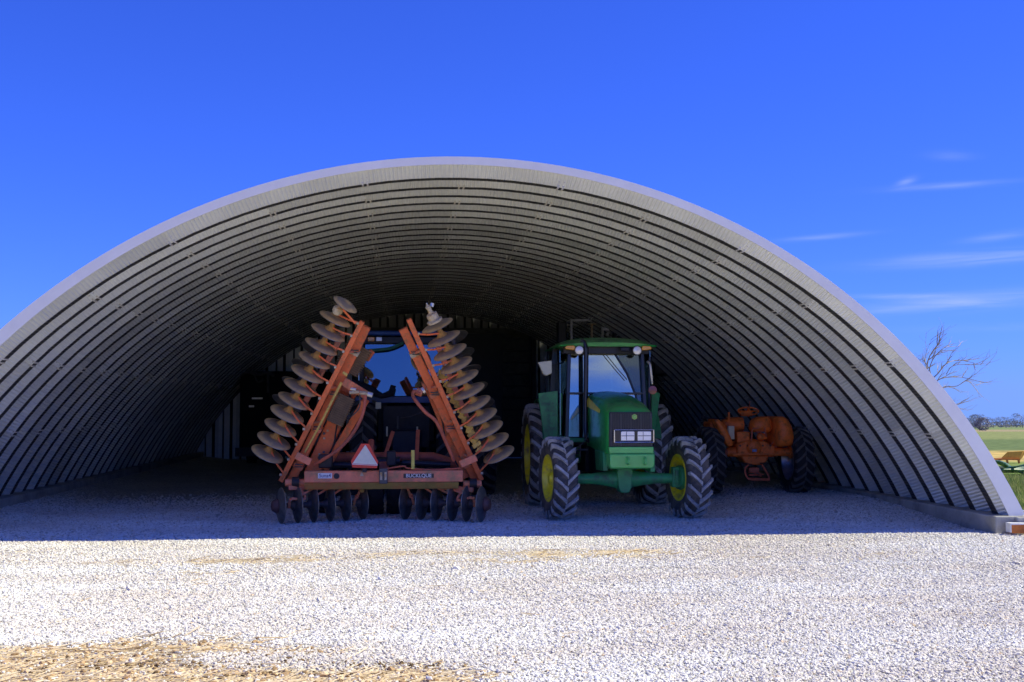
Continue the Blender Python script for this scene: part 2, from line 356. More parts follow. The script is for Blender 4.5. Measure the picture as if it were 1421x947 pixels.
for k in range(NARCH):
    if k % 2 == 0: cells = [(-HALF+seg*(j+.5), m_full) for j in range(7)]
    else: cells = [(-HALF+seg*.25, m_half)] + [(-HALF+seg*(j+1), m_full) for j in range(6)] + [(HALF-seg*.25, m_half)]
    for a, me in cells:
        o = link('arch_panel', me, shed, (rr.uniform(-.003,.003), k*PITCH, AZ+rr.uniform(-.003,.003)), (0, a, 0))
# pale rim flashing closing the first corrugation, wider towards the feet; in lengths
NT = 9
for j in range(NT):
    b = MB(); a0 = -HALF-.004 + (2*HALF+.008)*j/NT; a1 = -HALF-.004 + (2*HALF+.008)*(j+1)/NT; n = 10
    vs = []; fs = []
    for i in range(n+1):
        a = a0 + (a1-a0)*i/n; w = .105 + .10*(abs(a)/HALF)**2.2
        for (r, y) in ((R_OUT, -.012+.001*(j%2)), (R_OUT-w, -.012+.001*(j%2)), (R_OUT-w, .012), (R_OUT-.006, .012), (R_OUT-.006, .14), (R_OUT, .14)):
            vs.append((r*sin(a), y, AZ + r*cos(a)))
    for i in range(n):
        for k in range(6): fs.append((i*6+k, i*6+(k+1)%6, (i+1)*6+(k+1)%6, (i+1)*6+k))
    fs.append(tuple(range(6))); fs.append(tuple(n*6+k for k in range(5,-1,-1)))
    b.add(vs, fs); b.build('rim_trim', trim_m, shed, smooth=30)
# concrete footings either side (local coordinates: x relative to AX, y relative to Y0)
LEN = NARCH*PITCH
for sgn in (-1, 1):
    b = MB(); b.box((sgn*7.43, LEN/2-.04, -.03), (.76, LEN+.10, .52)); b.build('footing', concrete, shed, bevel=.015)
    b = MB(); b.box((sgn*7.66, LEN/2, .255), (.07, LEN-.1, .03)); b.build('base_angle', bolt_m, shed)
b = MB(); b.box((7.92, -.02, -.01), (1.2, .26, .46)); b.build('footing_end_block', concrete, shed, bevel=.015)
# end wall: vertical corrugated sheets either side of a wide doorway with a flat transom
YB = LEN + .02
def ztop(x): return AZ + sqrt(max(0, (R_PO+.04)**2 - x*x))
dx0, dx1, dz1 = -2.16, 3.44, 4.1
xs = -7.7
while xs < 7.65:
    w = .55; x1 = min(xs+w, 7.7); mid = (xs+x1)/2
    b = MB(); pr = []
    for q, (t, dy) in enumerate(((0,0),(.22,0),(.34,-.09),(.66,-.09),(.80,0),(1,0))): pr.append((xs+(x1-xs)*t, dy))
    zb = -.12
    if mid > dx0 and mid < dx1: zb = dz1+.02
    vs = []; fs = []
    for (x, dy) in pr: vs.append((x, YB+dy, zb)); vs.append((x, YB+dy, max(zb+.05, ztop(x))))
    for q in range(len(pr)-1): fs.append((2*q, 2*q+1, 2*q+3, 2*q+2))
    b.add(vs, fs); b.mi = [0,1,0,1,0]  # sheet webs darkened with the same painted shade
    if max(ztop(xs), ztop(x1)) > zb+.08: b.build('end_wall_sheet', [steel_wall if zb < 0 else steel_transom, steel_shade], shed, smooth=False)
    xs = x1
b = MB(); b.box(((dx0+dx1)/2, YB-.12, dz1+.03), (dx1-dx0+.3, .14, .18)); b.build('door_header', dusty_dk, shed)
for x in (dx0-.08, dx1+.08): b = MB(); b.box((x, YB-.12, dz1/2-.02), (.14, .14, dz1-.1)); b.build('door_post', dusty_dk, shed)
for i in range(3):
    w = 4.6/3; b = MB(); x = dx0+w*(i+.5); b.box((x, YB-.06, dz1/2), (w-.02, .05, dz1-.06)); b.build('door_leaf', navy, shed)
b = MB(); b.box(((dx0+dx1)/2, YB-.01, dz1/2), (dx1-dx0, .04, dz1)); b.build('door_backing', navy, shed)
z = 1.2
while z < 3.9:
    b = MB(); b.box((2.93, YB-.15, z+.17), (.86, .06, .32)); b.build('door_board', dusty_dk, shed, bevel=.01); z += .385
b = MB(); b.box((2.93, YB-.15, .58), (.86, .06, 1.14)); b.build('door_kick_plate', navy, shed)

# ---------------------------------------------------------------- ground
def sm(a, b, x):
    t = max(0.0, min(1.0, (x-a)/(b-a))); return t*t*(3-2*t)
SB = [(-30,8.4),(-2.8,8.5),(-1.9,8.75),(-1.2,8.6),(-.5,8.15),(.2,7.6),(.8,7.2),(1.6,6.5),(3,5.2),(30,3)]
def sand_edge(x):
    for (x0, y0), (x1, y1) in zip(SB, SB[1:]):
        if x <= x1: return y0 + (y1-y0)*(x-x0)/(x1-x0)
    return 3
def nz(x, y, s, seed=0): return noise.noise(Vector((x*s, y*s, seed)))
def sand(x, y):
    d = sand_edge(x) - y + .35*nz(x*.45, y*1.6, 1.2, 3) + .16*nz(x*.8, y*3, 3.5, 5)
    v = sm(-.14, .22, d)
    v *= 1 - .9*sm(.08, .35, nz(x*.35, y*1.5, 1.6, 9))*(1-sm(.7, 1.2, d))
    for cx_, cy_, rx, ry, am in ((2.1,13.0,1.3,.38,1.15),(1.2,12.5,.8,.2,.9),(-1.8,12.8,1.6,.35,.85),(-1.9,11.9,1.3,.18,.5),(.1,13.1,1.4,.25,.75),(-.6,8.6,.5,.06,.7),(6,12.7,1.2,.25,.35),(-3.5,13.3,1.2,.2,.35),(.9,10.7,1.2,.12,.3),(4,9.1,.6,.05,.25)):
        q = ((x-cx_)/rx)**2 + ((y-cy_)/ry)**2
        if q < 4: v = max(v, am*math.exp(-q)*(.65+.9*nz(x, y*2.5, 2.2, 4)))
    return max(0, min(1, v))
def zg(x, y):
    h = .15*sm(4.6, 6.3, x)*sm(14.9, 18.4, y)*(1-sm(8.2, 8.5, x)) + .10*sm(-5.2, -6.4, x)*sm(13, 16, y)
    h += .018*nz(x, y, .5, 1) + .008*nz(x, y, 1.7, 2)
    h -= .02*sm(12.5, 14, y)*(1-sm(15, 17, y))*0
    h += -.012*sand(x, y) if y < 9.5 else 0
    return h
def grid(x0, x1, nx, y0, y1, ny, zf):
    v = [(x0+(x1-x0)*i/nx, y0+(y1-y0)*j/ny, 0) for j in range(ny+1) for i in range(nx+1)]
    v = [(a, b, zf(a, b)) for a, b, _ in v]
    f = [(j*(nx+1)+i, j*(nx+1)+i+1, (j+1)*(nx+1)+i+1, (j+1)*(nx+1)+i) for j in range(ny) for i in range(nx)]
    return v, f
def ground_mat():
    m = bpy.data.materials.new('crushed_stone'); m.use_nodes = True; t = m.node_tree; b = t.nodes['Principled BSDF']; b.inputs['Roughness'].default_value = .9; b.inputs['Specular IOR Level'].default_value = .2
    g = t.nodes.new('ShaderNodeNewGeometry'); pos = g.outputs['Position']
    def vor(sc, feat='F1'):
        v = t.nodes.new('ShaderNodeTexVoronoi'); v.inputs['Scale'].default_value = sc; v.feature = feat; t.links.new(pos, v.inputs['Vector']); return v
    def ns(sc, d=5):
        v = t.nodes.new('ShaderNodeTexNoise'); v.inputs['Scale'].default_value = sc; v.inputs['Detail'].default_value = d; v.inputs['Roughness'].default_value = .65; t.links.new(pos, v.inputs['Vector']); return v
    v1 = vor(26); n1 = ns(.6, 6); n2 = ns(9)
    # per-stone tone
    sp = t.nodes.new('ShaderNodeSeparateColor'); t.links.new(v1.outputs['Color'], sp.inputs[0])
    cr = t.nodes.new('ShaderNodeValToRGB'); t.links.new(sp.outputs[0], cr.inputs[0]); e = cr.color_ramp.elements
    e[0].position = 0; e[0].color = (.50,.48,.43,1); e[1].position = 1; e[1].color = (.86,.84,.75,1)
    x = cr.color_ramp.elements.new(.25); x.color = (.62,.60,.53,1); x = cr.color_ramp.elements.new(.6); x.color = (.72,.70,.62,1)
    # dark gaps
    v2 = vor(26, 'DISTANCE_TO_EDGE'); mr = t.nodes.new('ShaderNodeMapRange'); mr.inputs['From Max'].default_value = .12; mr.inputs['To Min'].default_value = .5; t.links.new(v2.outputs['Distance'], mr.inputs['Value'])
    mg = t.nodes.new('ShaderNodeMix'); mg.data_type = 'RGBA'; mg.blend_type = 'MULTIPLY'; mg.inputs[0].default_value = 1; t.links.new(cr.outputs[0], mg.inputs[6]); t.links.new(mr.outputs[0], mg.inputs[7])
    # broad dusty drifts
    mr2 = t.nodes.new('ShaderNodeMapRange'); mr2.inputs['From Min'].default_value = .35; mr2.inputs['From Max'].default_value = .7; mr2.inputs['To Min'].default_value = .86; mr2.inputs['To Max'].default_value = 1.06; t.links.new(n1.outputs['Fac'], mr2.inputs['Value'])
    mh = t.nodes.new('ShaderNodeMix'); mh.data_type = 'RGBA'; mh.blend_type = 'MULTIPLY'; mh.inputs[0].default_value = 1; t.links.new(mg.outputs[2], mh.inputs[6]); t.links.new(mr2.outputs[0], mh.inputs[7])
    at_ = t.nodes.new('ShaderNodeAttribute'); at_.attribute_name = 'sand'
    sr = t.nodes.new('ShaderNodeValToRGB'); t.links.new(n2.outputs['Fac'], sr.inputs[0]); e = sr.color_ramp.elements
    e[0].position = .32; e[0].color = (.50,.37,.20,1); e[1].position = .62; e[1].color = (.80,.64,.41,1)
    ms = t.nodes.new('ShaderNodeMix'); ms.data_type = 'RGBA'; t.links.new(at_.outputs['Fac'], ms.inputs[0]); t.links.new(mh.outputs[2], ms.inputs[6]); t.links.new(sr.outputs[0], ms.inputs[7])
    t.links.new(ms.outputs[2], b.inputs['Base Color'])
    bp = t.nodes.new('ShaderNodeBump'); bp.inputs['Strength'].default_value = .9; bp.inputs['Distance'].default_value = .02
    v3 = vor(34); inv = t.nodes.new('ShaderNodeMath'); inv.operation = 'MULTIPLY_ADD'; inv.inputs[1].default_value = -1; t.links.new(v3.outputs['Distance'], inv.inputs[0]); t.links.new(n2.outputs['Fac'], inv.inputs[2])
    t.links.new(inv.outputs[0], bp.inputs['Height']); t.links.new(bp.outputs[0], b.inputs['Normal'])
    return m
gm = ground_mat()
def add_sheet(mb_v, mb_f, v, f): b = len(mb_v); mb_v += v; mb_f += [tuple(b+i for i in q) for q in f]
gv, gf = [], []
add_sheet(gv, gf, *grid(-12, 13, 250, 6.0, 15.2, 96, zg))
add_sheet(gv, gf, *grid(-12, 8.5, 102, 15.2, 38.0, 114, zg))
add_sheet(gv, gf, *grid(-60, 60, 60, -60, 6.0, 40, lambda x, y: zg(x, y) if y > 5.9 else .02*nz(x, y, .5, 1)))
add_sheet(gv, gf, *grid(-60, -12, 30, 6.0, 38.0, 30, zg)); add_sheet(gv, gf, *grid(13, 60, 30, 6.0, 15.2, 12, lambda x, y: zg(x, y)))
me = bpy.data.meshes.new('gravel_yard'); me.from_pydata(gv, [], gf); me.materials.append(gm)
sa = me.attributes.new('sand', 'FLOAT', 'POINT'); sa.data.foreach_set('value', [sand(x, y) for x, y, z in gv])
me.polygons.foreach_set('use_smooth', [True]*len(me.polygons))
yard = link('gravel_yard', me); tag(yard, 'pale crushed limestone yard running into the shed', kind='structure')

# farmland falling gently away behind
def zf(x, y):
    if y < 26: return -.05
    return -.05 - .0176*(y-26)*sm(20, 40, y) 
def field_mat():
    m = bpy.data.materials.new('farmland'); m.use_nodes = True; t = m.node_tree; b = t.nodes['Principled BSDF']; b.inputs['Roughness'].default_value = 1; b.inputs['Specular IOR Level'].default_value = .05
    g = t.nodes.new('ShaderNodeNewGeometry'); s = t.nodes.new('ShaderNodeSeparateXYZ'); t.links.new(g.outputs['Position'], s.inputs[0])
    n = t.nodes.new('ShaderNodeTexNoise'); n.inputs['Scale'].default_value = .06; n.inputs['Detail'].default_value = 8; t.links.new(g.outputs['Position'], n.inputs['Vector'])
    n2 = t.nodes.new('ShaderNodeTexNoise'); n2.inputs['Scale'].default_value = 1.5; n2.inputs['Detail'].default_value = 8; t.links.new(g.outputs['Position'], n2.inputs['Vector'])
    # log10 of distance drives the strips of crop, stubble and grass
    lg = t.nodes.new('ShaderNodeMath'); lg.operation = 'LOGARITHM'; lg.inputs[1].default_value = 10; t.links.new(s.outputs[1], lg.inputs[0])
    ja = t.nodes.new('ShaderNodeMath'); ja.operation = 'MULTIPLY_ADD'; t.links.new(n.outputs['Fac'], ja.inputs[0]); ja.inputs[1].default_value = .05; t.links.new(lg.outputs[0], ja.inputs[2])
    mr = t.nodes.new('ShaderNodeMapRange'); mr.inputs['From Min'].default_value = 1.0; mr.inputs['From Max'].default_value = 3.0; t.links.new(ja.outputs[0], mr.inputs['Value'])
    cr = t.nodes.new('ShaderNodeValToRGB'); t.links.new(mr.outputs[0], cr.inputs[0])
    G1 = (.13,.22,.035,1); G2 = (.20,.26,.07,1); YS = (.52,.38,.13,1); GF = (.24,.27,.10,1); TN = (.36,.29,.17,1); DG = (.14,.19,.07,1)
    def pos(d): return (math.log10(d)+.025-1)/2
    st = [(10,G1),(27,G1),(31,G2),(37,G2),(40,YS),(52,YS),(56,DG),(90,DG),(105,GF),(190,GF),(225,TN),(270,TN),(290,(.20,.26,.10,1)),(900,(.22,.26,.12,1))]
    e = cr.color_ramp.elements; e[0].position = pos(st[0][0]); e[0].color = st[0][1]; e[1].position = pos(st[-1][0]); e[1].color = st[-1][1]
    for d, c in st[1:-1]: x = e.new(pos(d)); x.color = c
    mv = t.nodes.new('ShaderNodeMapRange'); mv.inputs['From Min'].default_value = .3; mv.inputs['From Max'].default_value = .7; mv.inputs['To Min'].default_value = .6; mv.inputs['To Max'].default_value = 1.35; t.links.new(n2.outputs['Fac'], mv.inputs['Value'])
    mx = t.nodes.new('ShaderNodeMix'); mx.data_type = 'RGBA'; mx.blend_type = 'MULTIPLY'; mx.inputs[0].default_value = 1; t.links.new(cr.outputs[0], mx.inputs[6]); t.links.new(mv.outputs[0], mx.inputs[7])
    t.links.new(mx.outputs[2], b.inputs['Base Color']); return m
fv, ff = [], []
ys = [-2500,-400,-60,0,14,16,18,20,23,26,30,34,40,50,65,90,130,200,320,500,800,1500,3000,5600]
xs_ = [-2500,-900,-300,-100,-50,0,8,10,12,15,20,28,40,60,100,180,350,800,2500]
fv = [(x, y, zf(x, y)+(.03*nz(x,y,.6) if 14 < y < 40 else 0)) for y in ys for x in xs_]
nx = len(xs_); ff = [(j*nx+i, j*nx+i+1, (j+1)*nx+i+1, (j+1)*nx+i) for j in range(len(ys)-1) for i in range(nx-1)]
me = bpy.data.meshes.new('farm_field'); me.from_pydata(fv, [], ff); me.materials.append(field_mat())
tag(link('farm_field', me), 'strips of grass, stubble and young crop falling away to the treeline', kind='structure')

# ---------------------------------------------------------------- geometry-node scatters
def new_gn(name):
    ng = bpy.data.node_groups.new(name, 'GeometryNodeTree')
    ng.interface.new_socket('Geometry', in_out='INPUT', socket_type='NodeSocketGeometry'); ng.interface.new_socket('Geometry', in_out='OUTPUT', socket_type='NodeSocketGeometry')
    return ng, ng.nodes.new('NodeGroupInput'), ng.nodes.new('NodeGroupOutput')
def scatter(obj, shapes, material, smin, smax, tilt=.55, seed=0, yaw=(-pi, pi)):
    """shapes: function(ng) -> list of geometry sockets"""
    ng, gi, go = new_gn(obj.name+'_scatter'); L = ng.links.new
    dp = ng.nodes.new('GeometryNodeDistributePointsOnFaces'); dp.inputs['Seed'].default_value = seed
    na = ng.nodes.new('GeometryNodeInputNamedAttribute'); na.data_type = 'FLOAT'; na.inputs['Name'].default_value = 'dens'
    L(gi.outputs[0], dp.inputs['Mesh']); L(na.outputs['Attribute'], dp.inputs['Density'])
    jn = ng.nodes.new('GeometryNodeJoinGeometry')
    for g in shapes(ng):
        gt = ng.nodes.new('GeometryNodeGeometryToInstance'); L(g, gt.inputs[0]); L(gt.outputs[0], jn.inputs[0])
    ip = ng.nodes.new('GeometryNodeInstanceOnPoints'); L(dp.outputs['Points'], ip.inputs['Points']); L(jn.outputs[0], ip.inputs['Instance']); ip.inputs['Pick Instance'].default_value = True
    rv = ng.nodes.new('FunctionNodeRandomValue'); rv.data_type = 'FLOAT_VECTOR'; rv.inputs[0].default_value = (-tilt, -tilt, yaw[0]); rv.inputs[1].default_value = (tilt, tilt, yaw[1]); rv.inputs['Seed'].default_value = seed+1
    L(rv.outputs[0], ip.inputs['Rotation'])
    rs = ng.nodes.new('FunctionNodeRandomValue'); rs.data_type = 'FLOAT'; rs.inputs[2].default_value = 0; rs.inputs[3].default_value = 1; rs.inputs['Seed'].default_value = seed+2
    pw = ng.nodes.new('ShaderNodeMath'); pw.operation = 'POWER'; L(rs.outputs[1], pw.inputs[0]); pw.inputs[1].default_value = 2.2
    ml = ng.nodes.new('ShaderNodeMath'); ml.operation = 'MULTIPLY_ADD'; L(pw.outputs[0], ml.inputs[0]); ml.inputs[1].default_value = smax-smin; ml.inputs[2].default_value = smin
    L(ml.outputs[0], ip.inputs['Scale'])
    smt = ng.nodes.new('GeometryNodeSetMaterial'); smt.inputs['Material'].default_value = material; L(ip.outputs[0], smt.inputs[0]); L(smt.outputs[0], go.inputs[0])
    m = obj.modifiers.new('scatter', 'NODES'); m.node_group = ng
def stone_shapes(ng):
    out = []
    for i in range(6):
        ic = ng.nodes.new('GeometryNodeMeshIcoSphere'); ic.inputs['Radius'].default_value = .5; ic.inputs['Subdivisions'].default_value = 2
        sp = ng.nodes.new('GeometryNodeSetPosition'); nt = ng.nodes.new('ShaderNodeTexNoise'); nt.noise_dimensions = '4D'; nt.inputs['W'].default_value = i*7.3; nt.inputs['Scale'].default_value = 1.6; nt.inputs['Detail'].default_value = 1
        sb = ng.nodes.new('ShaderNodeVectorMath'); sb.operation = 'SUBTRACT'; ng.links.new(nt.outputs['Color'], sb.inputs[0]); sb.inputs[1].default_value = (.5,.5,.5)
        sc = ng.nodes.new('ShaderNodeVectorMath'); sc.operation = 'SCALE'; sc.inputs['Scale'].default_value = 1.25; ng.links.new(sb.outputs[0], sc.inputs[0])
        ng.links.new(ic.outputs['Mesh'], sp.inputs['Geometry']); ng.links.new(sc.outputs[0], sp.inputs['Offset'])
        tf = ng.nodes.new('GeometryNodeTransform'); tf.inputs['Scale'].default_value = ((1.25,.9,.62),(1,.8,.7),(1.1,1,.55),(1.4,.7,.6),(.9,.9,.8),(1.2,.8,.5))[i]
        ng.links.new(sp.outputs[0], tf.inputs['Geometry']); out.append(tf.outputs[0])
    return out
def rand_mat(name, stops, rough=.9):
    m = bpy.data.materials.new(name); m.use_nodes = True; t = m.node_tree; b = t.nodes['Principled BSDF']; b.inputs['Roughness'].default_value = rough; b.inputs['Specular IOR Level'].default_value = .2
    oi = t.nodes.new('ShaderNodeObjectInfo'); cr = t.nodes.new('ShaderNodeValToRGB'); t.links.new(oi.outputs['Random'], cr.inputs[0])
    e = cr.color_ramp.elements; e[0].position = stops[0][0]; e[0].color = (*stops[0][1], 1); e[1].position = stops[-1][0]; e[1].color = (*stops[-1][1], 1)
    for p, c in stops[1:-1]: x = e.new(p); x.color = (*c, 1)
    t.links.new(cr.outputs[0], b.inputs['Base Color']); return m
def drift(m, lo=.80, hi=1.06, tan=(1.04,.98,.93)):
    t = m.node_tree; bs = t.nodes['Principled BSDF']; l = bs.inputs['Base Color'].links[0].from_socket
    g = t.nodes.new('ShaderNodeNewGeometry'); mp = t.nodes.new('ShaderNodeMapping'); mp.inputs['Scale'].default_value = (.35, 1.1, 1); t.links.new(g.outputs['Position'], mp.inputs['Vector'])
    n = t.nodes.new('ShaderNodeTexNoise'); n.inputs['Scale'].default_value = 1.0; n.inputs['Detail'].default_value = 6; t.links.new(mp.outputs[0], n.inputs['Vector'])
    cr = t.nodes.new('ShaderNodeValToRGB'); t.links.new(n.outputs['Fac'], cr.inputs[0]); e = cr.color_ramp.elements
    e[0].position = .33; e[0].color = (lo*tan[0], lo*tan[1], lo*tan[2], 1); e[1].position = .62; e[1].color = (1,1,1,1)
    mx = t.nodes.new('ShaderNodeMix'); mx.data_type = 'RGBA'; mx.blend_type = 'MULTIPLY'; mx.inputs[0].default_value = 1; t.links.new(l, mx.inputs[6]); t.links.new(cr.outputs[0], mx.inputs[7]); t.links.new(mx.outputs[2], bs.inputs['Base Color'])
def dens_obj(name, x0, x1, nx, y0, y1, ny, zfun, dfun, label, kind='stuff'):
    v, f = grid(x0, x1, nx, y0, y1, ny, zfun); me = bpy.data.meshes.new(name); me.from_pydata(v, [], f)
    a = me.attributes.new('dens', 'FLOAT', 'POINT'); a.data.foreach_set('value', [dfun(x, y) for x, y, z in v])
    o = link(name, me); tag(o, label, kind=kind); return o
def in_view(x, y, m=1.2):
    a = (x*cos(YAW)-y*sin(YAW)); d = x*sin(YAW)+y*cos(YAW); return abs(a) < d*.45+m
stone_m = rand_mat('limestone_chip', [(0,(.40,.37,.33)),(.05,(.62,.585,.53)),(.25,(.78,.745,.68)),(.8,(.84,.81,.745)),(.95,(.88,.86,.80)),(1,(.68,.52,.34))])
drift(stone_m, .84)
def d_near(x, y):
    if not in_view(x, y): return 0
    d = 3300 - 1700*sm(8.5, 13, y); return d*(1-.93*sm(.15, .6, sand(x, y)))
o = dens_obj('gravel_stones', -7, 9.5, 110, 6.2, 14.9, 58, lambda x, y: zg(x, y)+.004, d_near, 'pale limestone chips covering the sunny yard')
scatter(o, stone_shapes, stone_m, .011, .031, tilt=.28, seed=4)
def d_far(x, y):
    if not in_view(x, y) or x > 7.85 or x < -6.2: return 0
    return 900*(1-sm(18, 23, y))
o = dens_obj('shaded_gravel_stones', -7, 8.4, 70, 14.9, 24, 42, lambda x, y: zg(x, y)+.002, d_far, 'limestone chips in the shade inside the shed mouth')
scatter(o, stone_shapes, stone_m, .014, .040, seed=14)
# a few fist-sized lumps
def d_big(x, y): return .8 if in_view(x, y) and y < 14.5 else 0
o = dens_obj('larger_stones', -7, 9.5, 10, 6.6, 14.5, 8, lambda x, y: zg(x, y)+.01, d_big, 'occasional larger stones lying on the gravel')
scatter(o, stone_shapes, stone_m, .035, .07, tilt=.3, seed=24)
def straw_shapes(ng):
    out = []
    for sx, r in ((.16,.0035),(.10,.003),(.24,.004)):
        cb = ng.nodes.new('GeometryNodeMeshCube'); cb.inputs['Size'].default_value = (sx, r*2, r); out.append(cb.outputs['Mesh'])
    return out
straw_m = rand_mat('straw', [(0,(.26,.18,.09)),(.2,(.48,.35,.19)),(.45,(.70,.55,.34)),(1,(.84,.71,.50))])
def d_straw(x, y):
    s = sand(x, y); return (230 if y < 9.2 else 200)*sm(.12, .7, s) + (1.5 if in_view(x, y) else 0) if in_view(x, y) else 0
o = dens_obj('loose_straw', -7, 9.5, 130, 6.2, 14.2, 80, lambda x, y: zg(x, y)+.012, d_straw, 'loose straw and chaff trodden into the tan patches')
scatter(o, straw_shapes, straw_m, .3, 1.35, tilt=.16, seed=34, yaw=(-.1, 1.2))
clod_m = rand_mat('soil_clod', [(0,(.30,.19,.09)),(.5,(.58,.40,.21)),(1,(.80,.60,.36))])
dsoil = rand_mat('dark_soil_clod', [(0,(.09,.055,.025)),(.5,(.20,.13,.06)),(1,(.42,.29,.14))])
def d_soil(x, y):
    v = 0
    for cx_, cy_, rx, ry, am in ((-1.75,7.72,.55,.07,1),(-.75,7.75,.35,.05,1),(-.1,7.62,.5,.05,.8),(-1.2,7.95,.6,.04,.5),(-2.3,8.1,.5,.05,.5),(-.6,7.45,.7,.04,.5)):
        q = ((x-cx_)/rx)**2+((y-cy_-.12*nz(x,y,1.5,8))/ry)**2
        if q < 5: v += am*math.exp(-q)
    return 1500*v*(.4+.9*max(0,nz(x,y,4,2)+.4)) if y < 9 else 0
o = dens_obj('dark_soil_crumbs', -3.2, 1.2, 88, 7.2, 8.5, 52, lambda x, y: zg(x, y)+.004, d_soil, 'dark damp soil crumbs streaking the tan corner')
scatter(o, stone_shapes, dsoil, .008, .034, seed=64)
def d_clod(x, y): return 260*sm(.3, .8, sand(x, y)) if (in_view(x, y) and y < 9.5) else 0
o = dens_obj('soil_clods', -7, 3, 80, 6.2, 9.4, 30, lambda x, y: zg(x, y)+.0, d_clod, 'crumbs of tan soil in the bottom left patch')
scatter(o, stone_shapes, clod_m, .012, .05, seed=44)
def blade_shapes(ng):
    out = []
    for h, r in ((.10,.006),(.16,.007),(.22,.006)):
        c = ng.nodes.new('GeometryNodeMeshCone'); c.inputs['Vertices'].default_value = 3; c.inputs['Radius Top'].default_value = 0; c.inputs['Radius Bottom'].default_value = r; c.inputs['Depth'].default_value = h; out.append(c.outputs['Mesh'])
    return out
grass_m = rand_mat('grass_blade', [(0,(.09,.16,.03)),(.5,(.17,.27,.06)),(.85,(.27,.34,.11)),(1,(.45,.40,.20))])
t_ = grass_m.node_tree; bs_ = t_.nodes['Principled BSDF']; l_ = bs_.inputs['Base Color'].links[0].from_socket
g_ = t_.nodes.new('ShaderNodeNewGeometry'); n_ = t_.nodes.new('ShaderNodeTexNoise'); n_.inputs['Scale'].default_value = 1.1; n_.inputs['Detail'].default_value = 3; t_.links.new(g_.outputs['Position'], n_.inputs['Vector'])
mr_ = t_.nodes.new('ShaderNodeMapRange'); mr_.inputs['From Min'].default_value = .42; mr_.inputs['From Max'].default_value = .6; t_.links.new(n_.outputs['Fac'], mr_.inputs['Value'])
mx_ = t_.nodes.new('ShaderNodeMix'); mx_.data_type = 'RGBA'; t_.links.new(mr_.outputs[0], mx_.inputs[0]); t_.links.new(l_, mx_.inputs[6]); mx_.inputs[7].default_value = (.48,.44,.16,1); t_.links.new(mx_.outputs[2], bs_.inputs['Base Color'])
def d_grass(x, y): return 900*sm(14.9, 15.4, y)*(.35+.65*sm(-.25,.25,nz(x,y,.9,6))) if in_view(x, y, 2) and x > 8.7 else 0
o = dens_obj('grass_cover', 8.7, 16, 30, 15.2, 27, 40, zf, d_grass, 'rough green grass beside the right-hand footing')
scatter(o, blade_shapes, grass_m, .45, 1.15, tilt=.6, seed=54)

# ---------------------------------------------------------------- wheels
def tyre_mesh(R, w, rr_, nl, lugh, mats, name='tyre', ang=.95, seg=48):
    """agricultural tyre about X, forward -Y; V of the lugs leads at the centre line"""
    b = MB(); R0 = R-lugh; s = w/2
    prof = [(-s*.80, rr_), (-s*.97, rr_+(R0-rr_)*.25), (-s*1.0, rr_+(R0-rr_)*.55), (-s*.95, R0-.045*R/.6), (-s*.80, R0-.012), (-s*.4, R0+.002), (0, R0+.006),
            (s*.4, R0+.002), (s*.80, R0-.012), (s*.95, R0-.045*R/.6), (s*1.0, rr_+(R0-rr_)*.55), (s*.97, rr_+(R0-rr_)*.25), (s*.80, rr_)]
    b.lathe(prof, seg, closed=True)
    b.cur = 1; pitch = 2*pi/nl; delta = ang*s/R; hw0 = .026*(R/.6)/R
    for side in (-1, 1):
        for k in range(nl):
            base = pitch*(k + (.5 if side > 0 else 0)); vs = []
            T = (-.06, .2, .45, .7, .88, 1.0)
            for i, t in enumerate(T):
                a = side*(.03*s + t*s*.97); th = base + delta*(t**.85 if t > 0 else 0) * 1.0
                hw = hw0*(1.15 - .25*t + (.35 if i == 0 else 0))
                rt = R - (0 if t < .8 else (t-.8)*.10*R/.6) ; rb = R0 - .02 - (0 if t < .9 else .05)
                for (dth, r) in ((-hw*1.25, rb), (-hw*.85, rt), (hw*.85, rt), (hw*1.25, rb)):
                    vs.append((a, -r*cos(th+dth), r*sin(th+dth)))
            fs = []
            for i in range(len(T)-1):
                for q in range(3): fs.append((i*4+q, i*4+q+1, (i+1)*4+q+1, (i+1)*4+q))
            fs.append((0,1,2,3)); n = (len(T)-1)*4; fs.append((n+3,n+2,n+1,n)); b.add(vs, fs)
            # lug foot wrapping on to the sidewall
            th = base+delta; hw = hw0*.9; ro = R-.02*R/.6
            vs = []
            for (a_, r) in ((side*s*1.0, ro), (side*s*1.035, ro-.05*R/.6), (side*s*1.01, ro-.11*R/.6)):
                for dth in (-hw, hw): vs.append((a_, -r*cos(th+dth), r*sin(th+dth)))
            for (a_, r) in ((side*s*.85, ro-.03), (side*s*.9, ro-.06), (side*s*.93, ro-.11)):
                for dth in (-hw, hw): vs.append((a_, -r*cos(th+dth), r*sin(th+dth)))
            b.add(vs, [(0,1,3,2),(2,3,5,4),(0,2,8,6),(2,4,10,8),(1,7,9,3),(3,9,11,5),(4,5,11,10),(0,6,7,1)])
    return b.mesh(name, mats, 35)
